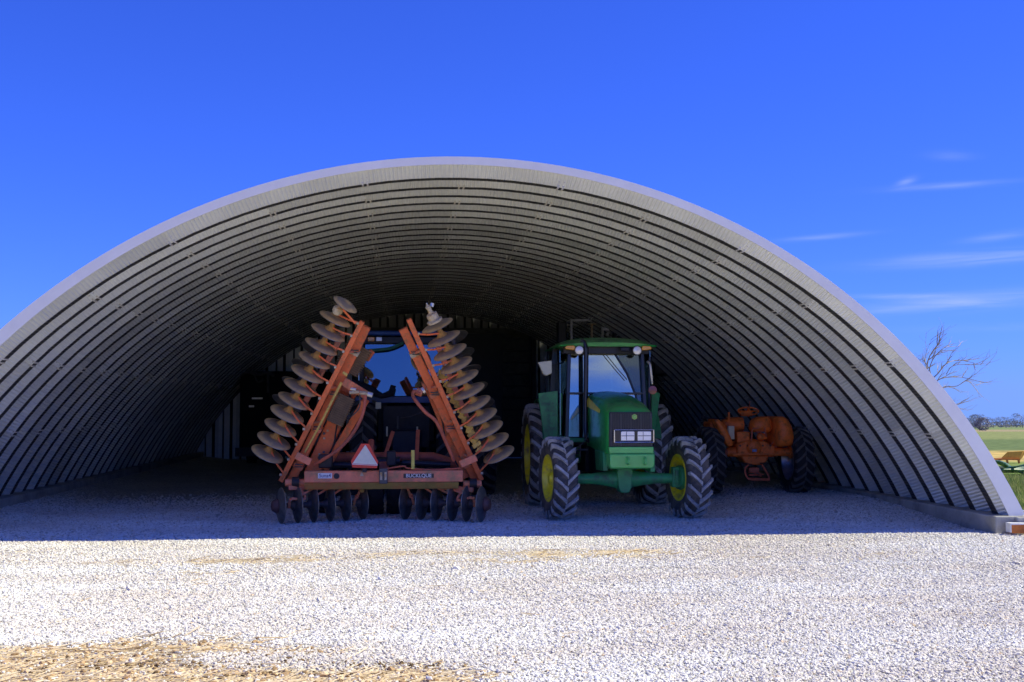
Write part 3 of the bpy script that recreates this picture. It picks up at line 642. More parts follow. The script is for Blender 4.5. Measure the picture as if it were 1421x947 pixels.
def rim_mesh(rr_, w, disc_off, mats, hub=.11, n=36):
    b = MB(); s = w/2*.84; t = rr_
    prof = [(-s, t+.02), (-s-.012, t+.018), (-s-.012, t-.012), (-s+.03, t-.02), (-s+.07, t-.05), (disc_off-.02, t-.075), (disc_off+.02, t-.075), (s-.07, t-.05), (s-.03, t-.02), (s+.012, t-.012), (s+.012, t+.018), (s, t+.02)]
    b.lathe(prof, n)
    sg = 1 if disc_off >= 0 else -1
    b.lathe([(disc_off-.012, t-.07), (disc_off-.012-sg*.03, t*.72), (disc_off-.012-sg*.05, t*.5), (disc_off-.012-sg*.01, t*.38), (disc_off-.012, .001)], n)
    b.lathe([(disc_off+.012, t-.07), (disc_off+.012-sg*.03, t*.72), (disc_off+.012-sg*.05, t*.5), (disc_off+.012-sg*.01, t*.38), (disc_off+.012, .001)], n)
    return b.mesh('rim', mats, 35)
def hub_mesh(off, length, r, mats, nb=8, rb=.1):
    b = MB(); d = 1 if length > 0 else -1
    b.lathe([(off, .001), (off, r), (off+length*.6, r*.9), (off+length, r*.55), (off+length, .001)], 16)
    for k in range(nb):
        t = 2*pi*k/nb; b.lathe([(off-.01*d, .001), (off-.01*d, .014), (off+.03*d, .014), (off+.03*d, .001)], 6, c=(0, rb*cos(t), rb*sin(t)))
    return b.mesh('hub', mats, 30)
def wheel(parent, loc, R, w, rim_r, nl, lugh, tm, rm, off, rz=0, phase=0.0, hubm=None):
    wp = link('wheel', tyre_mesh(R, w, rim_r, nl, lugh, tm), parent, loc, (phase, 0, rz))
    wp.rotation_mode = 'ZYX' if False else 'XYZ'
    link('rim', rim_mesh(rim_r, w, off, rm), wp)
    link('hub', hub_mesh(off, .10 if off >= 0 else -.10, rim_r*.3, hubm or rm, rb=rim_r*.38), wp)
    return wp

# ---------------------------------------------------------------- green tractor
tx = empty('green_tractor', (3.33, 17.0, 0), 0, 'green cab tractor with yellow rims and twin square headlamps, parked facing the yard', 'tractor')
for s_ in (-1, 1):
    wheel(tx, (s_*.99, 0, .615), .62, .35, .335, 19, .038, [rubber, lug_m], jyellow, s_*.04, rz=radians(7), phase=.1*s_)
    wheel(tx, (s_*.97, 2.45, .865), .87, .46, .50, 22, .042, [rubber, lug_m], jyellow, s_*.05, phase=.07*s_)
# front axle
b = MB(); b.lathe([(-.80,.001),(-.80,.075),(-.5,.08),(-.28,.105),(-.16,.13),(-.10,.15),(.10,.15),(.16,.13),(.28,.105),(.5,.08),(.80,.075),(.80,.001)], 16, c=(0,0,.60)); b.prism([(-.06,.40),(.06,.40),(.10,.48),(.12,.72),(.09,.80),(-.09,.80),(-.12,.72),(-.10,.48)],'y',-.17,.14); b.box((0,-.05,.80),(.5,.30,.10)); b.build('front_axle', green_d, tx, bevel=.012)
for s_ in (-1, 1):
    b = MB(); b.box((s_*.80,0,.62),(.12,.20,.30), taper=(.8,.8)); b.box((s_*.80,-.06,.62),(.05,.14,.20)); b.lathe([(0,.001),(0,.17),(s_*.06,.19),(s_*.12,.15),(s_*.15,.001)], 18, M=rotz(radians(12)), c=(s_*.83,0,.61)); b.build('steering_knuckle', green_d, tx, bevel=.01)
    b = MB(); b.tube([(s_*.12,.16,.66),(s_*.76,.20,.62)], .022, 8); b.build('tie_rod', dark_m, tx)
# chassis, engine underside
b = MB(); b.box((0,1.0,.80),(.42,2.0,.46)); b.box((0,2.3,.86),(.55,.9,.55)); b.build('chassis', dark_m, tx, bevel=.02)
b = MB(); b.lathe([(-.72,.001),(-.72,.13),(-.3,.16),(.3,.16),(.72,.13),(.72,.001)],16,c=(0,2.45,.87)); b.build('rear_axle', green_d, tx)
# front weight bracket with two loops
b = MB(); b.prism([(-.33,.83),(-.31,.79),(.30,.79),(.33,.83),(.33,1.0),(-.33,1.0)], 'y', -.72, -.42); b.build('front_bracket', green_l, tx, bevel=.02)
for x in (-.07,.18):
    b = MB(); b.tube(arc_pts([(x,-.72,.95),(x,-.80,.93),(x,-.81,.87),(x,-.72,.85)],3), .016, 8); b.build('tow_loop', green_l, tx)
b = MB(); b.prism([(-.40,.74),(.25,.72),(.35,1.02),(-.38,1.02)],'x',-.37,-.30); b.build('side_frame', green_d, tx, bevel=.01)
b = MB(); b.prism([(-.42,.72),(.25,.72),(.35,1.02),(-.42,1.02)],'x',.33,.40); b.build('side_frame', green_d, tx, bevel=.01)
# bonnet: lofted shell
secs = [(-.60,.305,1.00,1.60,.05),(-.57,.335,1.00,1.645,.08),(-.45,.35,1.0,1.70,.12),(-.1,.355,1.0,1.79,.14),(.4,.35,1.02,1.87,.15),(.9,.34,1.05,1.915,.16),(1.28,.335,1.05,1.93,.16)]
vs = []; fs = []; NS = 17
for (y, hw, z0, z1, cr_) in secs:
    for i in range(NS):
        t = -1+2*i/(NS-1)
        if abs(t) > .62: x = hw*(1 if t > 0 else -1)*(1 - .0*(abs(t)-.62)); zz = z0 + (z1-cr_*1.6-z0)*(1-(abs(t)-.62)/.38)
        else:
            u = t/.62; x = hw*math.copysign(abs(sin(u*pi/2))**.75, u); zz = (z1-cr_*1.6) + cr_*1.6*(cos(u*pi/2)**.62 if abs(u) < 1 else 0)
        vs.append((x, y, zz))
for j in range(len(secs)-1):
    for i in range(NS-1): fs.append((j*NS+i, j*NS+i+1, (j+1)*NS+i+1, (j+1)*NS+i))
fs.append(tuple(range(NS-1,-1,-1)))
b = MB(); b.add(vs, fs); b.build('bonnet', green, tx, smooth=50)
# green chin below grille and black grille with upright bars
b = MB(); b.prism([(-.325,1.0),(.325,1.0),(.33,1.10),(-.33,1.10)],'y',-.66,-.595); b.build('chin_panel', green_l, tx, bevel=.01)
b = MB(); b.prism([(-.325,1.10),(.325,1.10),(.315,1.605),(-.315,1.605)],'y',-.635,-.59); b.build('grille', black_p, tx, bevel=.008)
for i in range(17):
    b = MB(); x = -.295+.59*i/16; b.box((x,-.638,1.35),(.008,.012,.48)); b.build('grille_bar', dusty_dk if i%4==0 else black_m, tx)
for z_ in (1.13,1.30,1.58):
    b = MB(); b.box((0,-.641,z_),(.61,.008,.008)); b.build('grille_rail', black_m, tx)
b = MB(); b.box((.03,-.645,1.255),(.60,.03,.17)); b.build('headlamp_surround', black_m, tx, bevel=.01)
for x, zc in ((.03,1.255),):
    b = MB()
    for (p0,p1) in (((-.25,1.345),(.33,1.345)),((-.25,1.165),(.33,1.165)),((-.25,1.165),(-.25,1.345)),((.33,1.165),(.33,1.345))): b.tube([(p0[0],-.668,p0[1]),(p1[0],-.668,p1[1])],.009,6)
    b.build('headlamp_guard', chrome, tx)
for x in (-.055,.19):
    hl = MB(); hl.prism([(x-.10,1.19),(x+.09,1.19),(x+.10,1.20),(x+.10,1.315),(x+.09,1.325),(x-.09,1.325),(x-.10,1.315)],'y',-.672,-.65); o = hl.build('headlight', lens_m, tx, bevel=.006)
    b = MB(); b.box((x,-.676,1.26),(.19,.006,.008)); b.box((x-.02,-.676,1.26),(.005,.006,.12)); b.build('lens_rib', dusty_dk, o)
# badge: small hexagon with an inner notch pattern
b = MB(); b.prism([(.05+.042*cos(a),1.535+.042*sin(a)) for a in [radians(30+60*i) for i in range(6)]],'y',-.652,-.635); o = b.build('badge', mat('badge_yellow',(.55,.62,.12),.4), tx)
b = MB(); b.prism([(.05+.032*cos(a),1.535+.032*sin(a)) for a in [radians(30+60*i) for i in range(6)]],'y',-.656,-.65); b.build('badge_field', green_l, o)
b = MB(); b.prism([(.03,1.53),(.045,1.545),(.06,1.543),(.072,1.555),(.066,1.538),(.07,1.522),(.058,1.53),(.044,1.528),(.034,1.518)],'y',-.659,-.655); b.build('badge_mark', mat('badge_yellow',(.5,.6,.1)), o)
# yellow flash along the bonnet's left shoulder
b = MB(); b.add([(-.358,-.05,1.60),(-.350,1.15,1.78),(-.352,1.15,1.68),(-.360,-.05,1.585),(-.345,-.05,1.64),(-.33,1.15,1.83)],[(0,1,2,3),(4,5,1,0)]); b.build('bonnet_flash', mat('flash_yellow',(.82,.72,.04),.4), tx)
# cab
CY0, CY1 = 1.35, 2.95
def post(p0, p1, w=.06, d=.06, m=black_m, name='cab_post'):
    b = MB(); b.bar(p0, p1, w, d); return b.build(name, m, tx, bevel=.008)
post((-.66,CY0,1.12),(-.60,CY0+.06,2.66)); post((.66,CY0,1.12),(.60,CY0+.06,2.66))
post((-.80,CY1,1.2),(-.72,CY1,2.66),.08,.08); post((.80,CY1,1.2),(.72,CY1,2.66),.08,.08)
post((-.82,2.1,1.2),(-.73,2.1,2.66),.12,.05); post((.82,2.1,1.2),(.73,2.1,2.66),.12,.05)
b = MB(); b.box((0,CY0+.03,2.60),(1.42,.10,.12)); b.build('roof_rail', black_p, tx, bevel=.01)
b = MB(); b.box((0,CY0-.005,1.90),(1.26,.035,.028)); b.build('window_bar', black_m, tx)
b = MB(); b.box((0,CY0+.01,1.14),(1.36,.08,.07)); b.build('cab_sill', green_d, tx, bevel=.01)
def gy(z, o=0.0): return CY0+.045+.05*(z-1.19)+o
def pane(name, pts, m):
    n = len(pts); b = MB(); b.add([(x, gy(z), z) for x, z in pts]+[(x, gy(z, .008), z) for x, z in pts], [tuple(range(n)), tuple(range(2*n-1, n-1, -1))]+[(i, n+i, n+(i+1)%n, (i+1)%n) for i in range(n)]); return b.build(name, m, tx, smooth=False)
pane('windscreen', [(-.62,1.19),(.55,1.19),(.50,1.85),(.36,2.22),(.14,2.58),(-.575,2.58)], cab_glass)
pane('quarter_window', [(.557,1.19),(.62,1.19),(.575,2.58),(.147,2.58),(.367,2.22),(.507,1.85)], quarter_glass)
b = MB(); b.tube([(.553,gy(1.2)-.012,1.2),(.505,gy(1.85)-.012,1.85),(.363,gy(2.22)-.012,2.22),(.143,gy(2.58)-.012,2.58)], .016, 6); b.build('slanted_post', black_m, tx)
b = MB(); b.tube(arc_pts([(.46,CY0+.3,1.3),(.50,CY0+.3,1.9),(.42,CY0+.3,2.3),(.30,CY0+.3,2.5)],4),.035,6); b.build('inner_post', green_l, tx)
for s_ in (-1,1):
    b = MB(); b.prism([(CY0+.08,1.22),(2.08,1.22),(2.08,2.6),(CY0+.10,2.6)],'x',s_*.745,s_*.752); b.build('side_window', cab_glass, tx, smooth=False)
    b = MB(); b.prism([(2.14,1.45),(CY1-.05,1.6),(CY1-.05,2.6),(2.14,2.6)],'x',s_*.752,s_*.759); b.build('rear_side_window', cab_glass, tx, smooth=False)
    b = MB(); b.box((s_*.72,1.7,1.15),(.10,.8,.10)); b.build('door_sill', green_d, tx, bevel=.01)
b = MB(); b.prism([(-.70,1.5),(.70,1.5),(.66,2.6),(-.66,2.6)],'y',CY1-.02,CY1-.012); b.build('rear_window', cab_glass, tx, smooth=False)
b = MB(); b.box((0,2.3,1.10),(1.3,1.5,.10)); b.box((0,2.75,1.35),(1.45,.35,.5)); b.build('cab_floor', dark_m, tx, bevel=.02)
# roof: domed slab
vs = []; fs = []; NX, NY = 15, 9
for j in range(NY):
    for i in range(NX):
        u = -1+2*i/(NX-1); v_ = -1+2*j/(NY-1); ex = 1-abs(u)**5; ey = 1-abs(v_)**5
        x = u*.80; y = 2.12+v_*.95; zz = 2.70 + .085*(max(0,ex)**.6)*(max(0,ey)**.6) + .05*(1-u*u)*(1-v_*v_*.6) - .03*abs(u)**3
        vs.append((x,y,zz))
n0 = len(vs)
for j in range(NY):
    for i in range(NX):
        x,y,zz = vs[j*NX+i]; vs.append((x*.985,2.12+(y-2.12)*.985,2.655))
for j in range(NY-1):
    for i in range(NX-1):
        a = j*NX+i; fs.append((a,a+1,a+NX+1,a+NX)); fs.append((n0+a,n0+a+NX,n0+a+NX+1,n0+a+1))
for i in range(NX-1): fs.append((i,n0+i,n0+i+1,i+1)); a=(NY-1)*NX+i; fs.append((a,a+1,n0+a+1,n0+a))
for j in range(NY-1): a=j*NX; fs.append((a,a+NX,n0+a+NX,n0+a)); a=j*NX+NX-1; fs.append((a,n0+a,n0+a+NX,a+NX))
b = MB(); b.add(vs,fs); b.build('cab_roof', green, tx, smooth=50)
for s_ in (-1,1):
    b = MB(); b.prism([(s_*.70,2.605),(s_*.56,2.59),(s_*.545,2.63),(s_*.56,2.665),(s_*.68,2.66),(s_*.71,2.64)],'y',1.13,1.25); b.build('turn_signal', amber, tx, bevel=.008)
    b = MB(); b.lathe([(-.05,.001),(-.05,.062),(.0,.07),(.012,.06),(.02,.001)],16,M=rotz(-pi/2),c=(s_*.475,1.16,2.59)); o = b.build('work_lamp', lens_m, tx)
    b = MB(); b.lathe([(-.08,.04),(-.055,.072),(.0,.077),(.0,.07),(-.05,.066)],16,M=rotz(-pi/2),c=(s_*.475,1.16,2.59)); b.build('lamp_shell', black_p, o)
b = MB(); b.box((.28,1.19,2.61),(.16,.07,.08)); b.build('roof_lamp_box', navy, tx, bevel=.02)
# exhaust stack in front of the right-hand post, bent at both ends
b = MB(); b.tube(arc_pts([(-.30,1.0,1.12),(-.37,1.10,1.16),(-.375,1.16,1.30),(-.37,1.18,1.7),(-.36,1.18,2.5),(-.365,1.18,2.64),(-.39,1.2,2.73),(-.44,1.22,2.75)],4),[.035]*8+[.04]*12+[.034]*9,12); b.build('exhaust_stack', black_m, tx)
# interior
b = MB(); b.box((0,2.45,1.55),(.5,.48,.14)); b.box((0,2.68,1.9),(.46,.12,.62)); b.build('driver_seat', seat_m, tx, bevel=.04)
b = MB(); tt = [Vector((-.12+.20*cos(a),1.93+.12*sin(a),1.95+.16*sin(a))) for a in [2*pi*i/20 for i in range(21)]]; b.tube(tt,.014,6); b.tube([(-.12,1.93,1.95),(-.12,1.7,1.4)],.03,8); b.build('steering_wheel', black_p, tx)
b = MB(); b.box((0,1.6,1.42),(.5,.25,.5)); b.build('dash_console', black_p, tx, bevel=.03)
# fenders
for s_ in (-1,1):
    b = MB(); pts = []; R1 = .96; n = 12
    xa, xb = s_*.70, s_*(1.02 if s_ < 0 else .96)
    vs = []; fs = []
    for i in range(n+1):
        a = radians(18 + (150-18)*i/n)
        for (x, r) in ((xa,R1),(xb,R1-.012),(xb,R1-.04),(xa,R1-.028)): vs.append((x, 2.45-r*cos(a), .865+r*sin(a)))
    for i in range(n):
        for k in range(4): fs.append((i*4+k,i*4+(k+1)%4,(i+1)*4+(k+1)%4,(i+1)*4+k))
    fs.append((0,1,2,3)); fs.append(tuple(n*4+k for k in (3,2,1,0))); b.add(vs,fs)
    b.prism([(1.62,1.16),(1.78,1.16),(1.95,1.55),(2.05,1.80),(1.52,1.90),(1.53,1.5)],'x',s_*.70,s_*.74)
    b.build('fender', green_d, tx, smooth=40, bevel=.006)
    b = MB(); xo = 1.10 if s_ < 0 else .93
    b.add([(s_*.78,1.50,1.14),(s_*(xo-.10),1.55,1.14),(s_*xo,1.52,1.90),(s_*.78,1.48,1.94),(s_*.78,1.53,1.14),(s_*(xo-.10),1.58,1.14),(s_*xo,1.55,1.90),(s_*.78,1.51,1.94)],[(0,1,2,3),(4,7,6,5),(0,4,5,1),(1,5,6,2),(2,6,7,3),(3,7,4,0)])
    b.build('fender_front', green_d, tx, bevel=.006)
# tank, steps, plumbing
b = MB(); b.box((.52,1.25,1.02),(.34,.7,.52)); b.build('fuel_tank', navy, tx, bevel=.04)
b = MB(); b.box((-.58,1.65,.62),(.3,.25,.03)); b.box((-.58,1.65,.92),(.3,.25,.03)); b.box((-.74,1.65,.80),(.03,.22,.6)); b.build('cab_steps', dark_m, tx)
b = MB(); b.tube([(-.75,.95,1.0),(-.38,.9,1.0)],.014,6); b.tube([(-.50,.95,.88),(-.50,.93,1.08)],.01,6); b.tube(arc_pts([(-.66,.9,.98),(-.5,.85,1.08),(-.40,.8,1.22)],4),.008,6); b.build('control_linkage', dusty_dk, tx)
b = MB(); b.tube(arc_pts([(-.25,-.05,.78),(-.20,-.12,.86),(-.30,-.1,.92)],4),.015,6); b.tube(arc_pts([(.2,-.05,.78),(.25,-.14,.84),(.15,-.16,.9)],4),.015,6); b.build('hydraulic_hose', green_d, tx)
# mirrors
b = MB(); b.prism([(-1.13,2.40),(-.90,2.43),(-.90,2.22),(-.99,2.18),(-1.04,2.20)],'y',1.30,1.40); b.build('left_mirror_shell', beige, tx, bevel=.015)
b = MB(); b.tube([(-.70,1.40,2.40),(-.90,1.36,2.35)],.012,6); b.tube([(-1.0,1.35,2.40),(-1.0,1.35,2.50)],.006,5); b.build('mirror_arm', black_m, tx)
b = MB(); b.tube(arc_pts([(.68,1.36,2.42),(.72,1.30,2.36),(.74,1.30,2.15),(.75,1.32,2.05)],4),.018,8); b.build('grab_handle', silver, tx)
b = MB(); b.lathe([(-.03,.001),(-.03,.07),(.01,.07),(.012,.001)],16,M=rotz(-pi/2),c=(.76,1.32,1.95)); b.build('side_reflector', red_lens, tx)
b = MB(); b.tube([(.70,1.36,1.1),(.73,1.36,2.5)],.03,8); b.build('intake_pipe', black_m, tx)
# wiper
b = MB(); b.tube([(-.02,CY0-.0,2.55),(.20,CY0-.0,2.28),(.34,CY0-.01,2.12)],.007,6); b.build('wiper', black_m, tx)

# ---------------------------------------------------------------- disc harrow
hx = at(531, 725, 16.9); HO = Vector((hx.x, 16.9, 0))
har = empty('disc_harrow', HO, 0, 'rusty orange folding disc harrow with both disc wings raised beside the reflective triangle', 'disc harrow')
def hp(px, py, Y): return at(px, py, Y) - HO
RD = .262
def disc_mesh(R, name, mats, dish=.055):
    b = MB(); n = 28; rings = [0, .22, .22, .45, .7, .88, 1.0]
    b.lathe([(dish, .001), (dish, R*.22), (dish*.93, R*.4), (dish*.7, R*.62), (dish*.38, R*.82), (0.004, R*.985)], n)
    b.cur = 1; b.lathe([(.004, R*.985), (-.002, R), (-.006, R*.985)], n); b.cur = 0
    b.lathe([(-.006, R*.985), (dish*.38-.008, R*.82), (dish*.7-.008, R*.62), (dish-.008, R*.35), (dish-.008, .001)], n)
    return b.mesh(name, mats, 50)
def spool_mesh(L, name, m, dish=.055):
    b = MB(); b.lathe([(dish, .085), (dish+.02, .075), (dish+.05, .045), (dish+L*.4, .036), (L-.05, .036), (L-.02, .055), (L+.01, .07)], 14)
    b.lathe([(0,.001),(0,.05),(dish+.005,.05)], 10)
    return b.mesh(name, m, 40)
def orient(d):      # +X local -> d
    return Vector((1,0,0)).rotation_difference(Vector(d).normalized())
def place_disc(p, d, R, me, sme, spin=0):
    o = link('disc', me, har, p); o.rotation_mode = 'QUATERNION'; o.rotation_quaternion = orient(d)
    k = R/RD; o.scale = (1, k, k)
    if sme:
        s = link('spool', sme, o)
        s.scale = (1, 1/k, 1/k)
    return o
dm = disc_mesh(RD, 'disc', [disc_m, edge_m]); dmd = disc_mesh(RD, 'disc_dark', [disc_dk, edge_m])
def wing(side, A0, A1, D0, D1, nd, Yb, Yt, B0, B1, C0, C1):
    """A: gang tube ends, D: first and last disc centres, B: inner tube, C: box frame (photo pixels, bottom then top)"""
    a0, a1 = hp(*A0, Yb), hp(*A1, Yt); d0, d1 = hp(*D0, Yb), hp(*D1, Yt); ax = (d1-d0).normalized(); step = (d1-d0).length/(nd-1)
    sme = spool_mesh(step, 'spool', spool_m)
    rnd = random.Random(side+5)
    for i in range(nd):
        p = d0.lerp(d1, i/(nd-1)); j = Vector((rnd.uniform(-.03,.03), rnd.uniform(-.03,.03), rnd.uniform(-.03,.03)))
        if i < nd-1: o = place_disc(p, ax + j*.5, RD*rnd.uniform(.97,1.03), dm, sme)
        else: o = place_disc(p, ax + j, RD*.93, dm, None)
    b = MB(); b.bar(a0, a1, .075, .075, up=Vector((0,1,0))); b.build('gang_beam', orange, har, bevel=.008)
    # bowed standards from the gang beam to the spools, each with its bolt
    for i in range(nd-1 if side > 0 else nd):
        t = (i+.35)/(nd-.6)
        s0 = a0.lerp(a1, min(.985, t+.01)); s1 = d0.lerp(d1, (i+.42)/(nd-1)) if i < nd-1 else d1 + ax*.08
        out = (s1-s0); mid = s0.lerp(s1, .5) + ax*(-.02) + Vector((0,-.07,0))
        b = MB(); pts = arc_pts([s0, s0.lerp(mid,.6), mid, s1], 3)
        for q in range(len(pts)-1): b.bar(pts[q], pts[q+1]+(pts[q+1]-pts[q])*.08, .026, .05)
        b.build('standard', orange, har, bevel=.003)
        b = MB(); b.box(s0+Vector((-side*.0-(.05 if side < 0 else -.05), -.04, .0)), (.035,.05,.035)); b.build('clamp_bolt', cream_m, har)
    b0, b1 = hp(*B0, Yb+.12), hp(*B1, Yt+.25)
    b = MB(); b.bar(b0, b1, .13, .11); b.build('wing_tube', orange, har, bevel=.01)
    c0, c1 = hp(*C0, Yb+.25), hp(*C1, Yt+.75)
    b = MB(); b.bar(c0, c1, .21 if side > 0 else .23, .28); b.build('wing_frame', orange, har, bevel=.012)
    dc = (c1-c0).normalized()
    b = MB(); b.bar(c1-dc*.05, c1+dc*.04, .24 if side > 0 else .26, .31); b.build('frame_cap', orange2, har, bevel=.01)
    for i in range(14):      # bolt heads and small brackets along the frame
        p = c0.lerp(c1, .06+.9*rnd.random()); q = dc*.02
        b = MB(); b.box(p+Vector((rnd.uniform(-.08,.08), -.16, rnd.uniform(-.05,.05))), (.03,.035,.03)); b.build('bolt_head', dusty_dk if i%3 else cream_m, har)
    for i in range(4):
        p = a0.lerp(a1, .15+.22*i); b = MB(); b.bar(p+Vector((side*-.03,-.02,0)), p.lerp(b0.lerp(b1,.18+.22*i),.9)+Vector((0,-.05,0)), .03, .03); b.build('tie_bar', orange2, har)
    h0 = c0.lerp(c1,.1)+Vector((-side*.10,-.16,0)); h1 = c0.lerp(c1,.92)+Vector((-side*.06,-.18,0))
    b = MB(); b.tube(arc_pts([h0, h0.lerp(h1,.3)+Vector((-side*.05,-.03,0)), h0.lerp(h1,.65)+Vector((side*.03,-.02,0)), h1],4), .012, 6); b.build('hydraulic_hose', dark_m, har)
    # clamps strapping beam and tube together
    for t in (.12,.36,.58,.84):
        p = b0.lerp(b1, t); b = MB(); b.bar(p-ax*.035, p+ax*.035, .16, .135); b.build('clamp', orange2 if t != .84 else cream_m, har, bevel=.006)
        for q in (-1,1):
            b = MB(); b.tube([p+ax*.02*q+Vector((-.05,-.09,0)), p+ax*.02*q+Vector((.06,-.09,0))], .009, 6); b.build('clamp_bolt', dusty_dk, har)
    return a0, a1, b0, b1, c0, c1, ax, d0, d1
Lw = wing(-1, (390,668), (503,446), (371,630), (465,443), 11, 17.3, 16.6, (402,672), (509,453), (432,660), (486,540))
Rw = wing(1, (668,666), (567,443), (692,631), (607,452), 11, 17.3, 16.6, (661,668), (559,456), (650,660), (596,531))
# left wing: odd top end - cream bearing, bent end disc on its arm
p = hp(472,433,16.3); ax = Lw[6]
b = MB(); b.lathe([(-.05,.001),(-.05,.05),(0,.075),(.05,.075),(.09,.04),(.12,.001)],14,M=orient(ax).to_matrix(),c=hp(468,432,16.32)); b.build('end_bearing', cream_m, har)
e = place_disc(hp(479,423,16.3), (.55,-.35,.75), RD*.75, dm, None)
b = MB(); b.bar(hp(474,428,16.3), hp(493,449,16.4), .03, .05); b.build('standard', orange, har, bevel=.003)
# right wing: clod-covered bearing stack and bolt end
axr = Rw[6]
b = MB(); b.lathe([(0,.11),(.03,.12),(.05,.08),(.09,.085),(.13,.08),(.15,.04),(.2,.03),(.25,.045),(.27,.02),(.30,.001)],14,M=orient(axr).to_matrix(),c=hp(604,447,16.3)); b.build('end_bearing', cream_m, har)
b = MB(); b.tube([hp(597,431,16.3),hp(592,421,16.3)],.012,6); b.tube([hp(599,426,16.3),hp(600,421,16.3)],.03,8); b.build('end_bolt', silver, har)
# dark second gang seen behind each wing
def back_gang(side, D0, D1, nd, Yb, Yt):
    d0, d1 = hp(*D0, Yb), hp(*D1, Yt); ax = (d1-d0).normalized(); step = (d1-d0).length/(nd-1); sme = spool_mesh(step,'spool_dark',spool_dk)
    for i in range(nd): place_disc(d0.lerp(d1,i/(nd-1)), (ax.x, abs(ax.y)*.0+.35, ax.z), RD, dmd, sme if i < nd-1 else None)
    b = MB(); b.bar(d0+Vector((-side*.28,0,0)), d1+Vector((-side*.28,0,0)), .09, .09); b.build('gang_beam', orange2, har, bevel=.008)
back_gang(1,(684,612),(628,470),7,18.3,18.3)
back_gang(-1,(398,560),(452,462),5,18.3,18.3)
# brown ribbed disc stacks facing us inside the left wing
def ribbed(px0, py0, px1, py1, w, Y, nr):
    a, c = hp(px0,py0,Y), hp(px1,py1,Y); d = (c-a).normalized(); L = (c-a).length
    b = MB(); b.bar(a, c, w*.9, .16)
    o = b.build('ribbed_roller', ribbed_m, har, bevel=.02)
    for i in range(nr):
        t = (i+.5)/nr; b = MB(); p = a.lerp(c,t); b.bar(p-d*(L/nr*.22), p+d*(L/nr*.22), w, .22); b.build('roller_rib', ribbed_m, o, bevel=.004)
ribbed(464,588,482,550,.26,17.0,14); ribbed(480,516,500,480,.40,17.1,13)
b = MB(); b.lathe([(-.03,.001),(-.02,.17),(0,.185),(.02,.17),(.03,.001)],20,M=orient((.5,-.8,.2)).to_matrix(),c=hp(584,500,17.2)); b.build('gauge_disc', ribbed_m, har)
# yellow hose strip and yellow chaff-caked strip
b = MB(); b.tube([hp(474,531,16.85),hp(463,552,16.88),hp(444,590,16.95),hp(423,628,17.0)],[.022,.02,.016,.012],6); b.build('yellow_hose', yellow_s, har)
b = MB(); rnd = random.Random(2)
for i in range(16):
    t = i/15; p = hp(613+52*t, 520+104*t, 17.2); b.box(p, (.05+rnd.random()*.05,.06,.09+rnd.random()*.05), Matrix.Rotation(rnd.random(),3,'Y'))
b.build('caked_residue', yellow_s, har, bevel=.01)
for k in range(5):
    b = MB(); b.bar(hp(607+k*4.5,522-k*3,17.4), hp(610+k*4.5,512-k*3,17.4), .02,.02); b.build('spring_coil', yellow_s if k%2 else silver, har)
# upper lugs, valves and hoses of the left frame
b = MB(); b.bar(hp(481,532,16.8),hp(504,546,17.1),.13,.16); b.build('hinge_block', orange2, har, bevel=.012)
b = MB(); b.bar(hp(507,556,17.1),hp(452,650,17.5),.11,.16); b.build('fold_cylinder', orange, har, bevel=.01)
for (q0,q1) in (((505,485),(500,498)),((517,487),(508,500))):
    b = MB(); b.bar(hp(*q0,17.2),hp(*q1,17.2),.09,.06); b.build('lug_ear', orange, har, bevel=.01)
for (q0,q1,r,m) in (((484,539),(494,541),.022,silver),((485,545),(498,544),.025,cream_m),((499,545),(515,547),.028,cream_m),((510,547),(517,549),.038,silver),((476,517),(482,521),.022,yellow_s)):
    b = MB(); b.tube([hp(*q0,16.8),hp(*q1,16.8)],r,8); b.build('valve_fitting', m, har)
b = MB(); b.tube(arc_pts([hp(507,549,16.8),hp(504,572,16.75),hp(492,598,16.72),hp(472,622,16.7),hp(450,637,16.75),hp(437,645,16.9)],4),.026,8); b.build('hydraulic_hose', rust_p, har)
b = MB(); b.tube(arc_pts([hp(499,547,16.95),hp(499,565,16.95),hp(490,576,16.95),hp(481,582,17)],4),.010,6); b.build('hydraulic_hose', dusty_dk, har)
b = MB(); b.tube(arc_pts([hp(583,547,16.8),hp(575,543,16.8),hp(574,552,16.8),hp(590,572,16.8),hp(605,585,16.8),hp(618,612,16.9),hp(630,640,17.0)],4),.026,8); b.build('hydraulic_hose', rust_p, har)
b = MB(); b.tube([hp(578,543,16.85),hp(586,546,16.85)],.06,10); b.build('swivel_joint', orange2, har)
b = MB(); b.tube([hp(586,543,16.85),hp(589,541,16.85)],.05,8); b.build('valve_fitting', silver, har)
# plates where wings meet the frame
for (x,y,w,h,r) in ((421,637,.24,.11,-27),(650,640,.26,.11,24)):
    b = MB(); b.box(hp(x,y,16.85),(w,.05,h),Matrix.Rotation(radians(-r),3,'Y')); b.build('hinge_plate', orange2, har, bevel=.01)
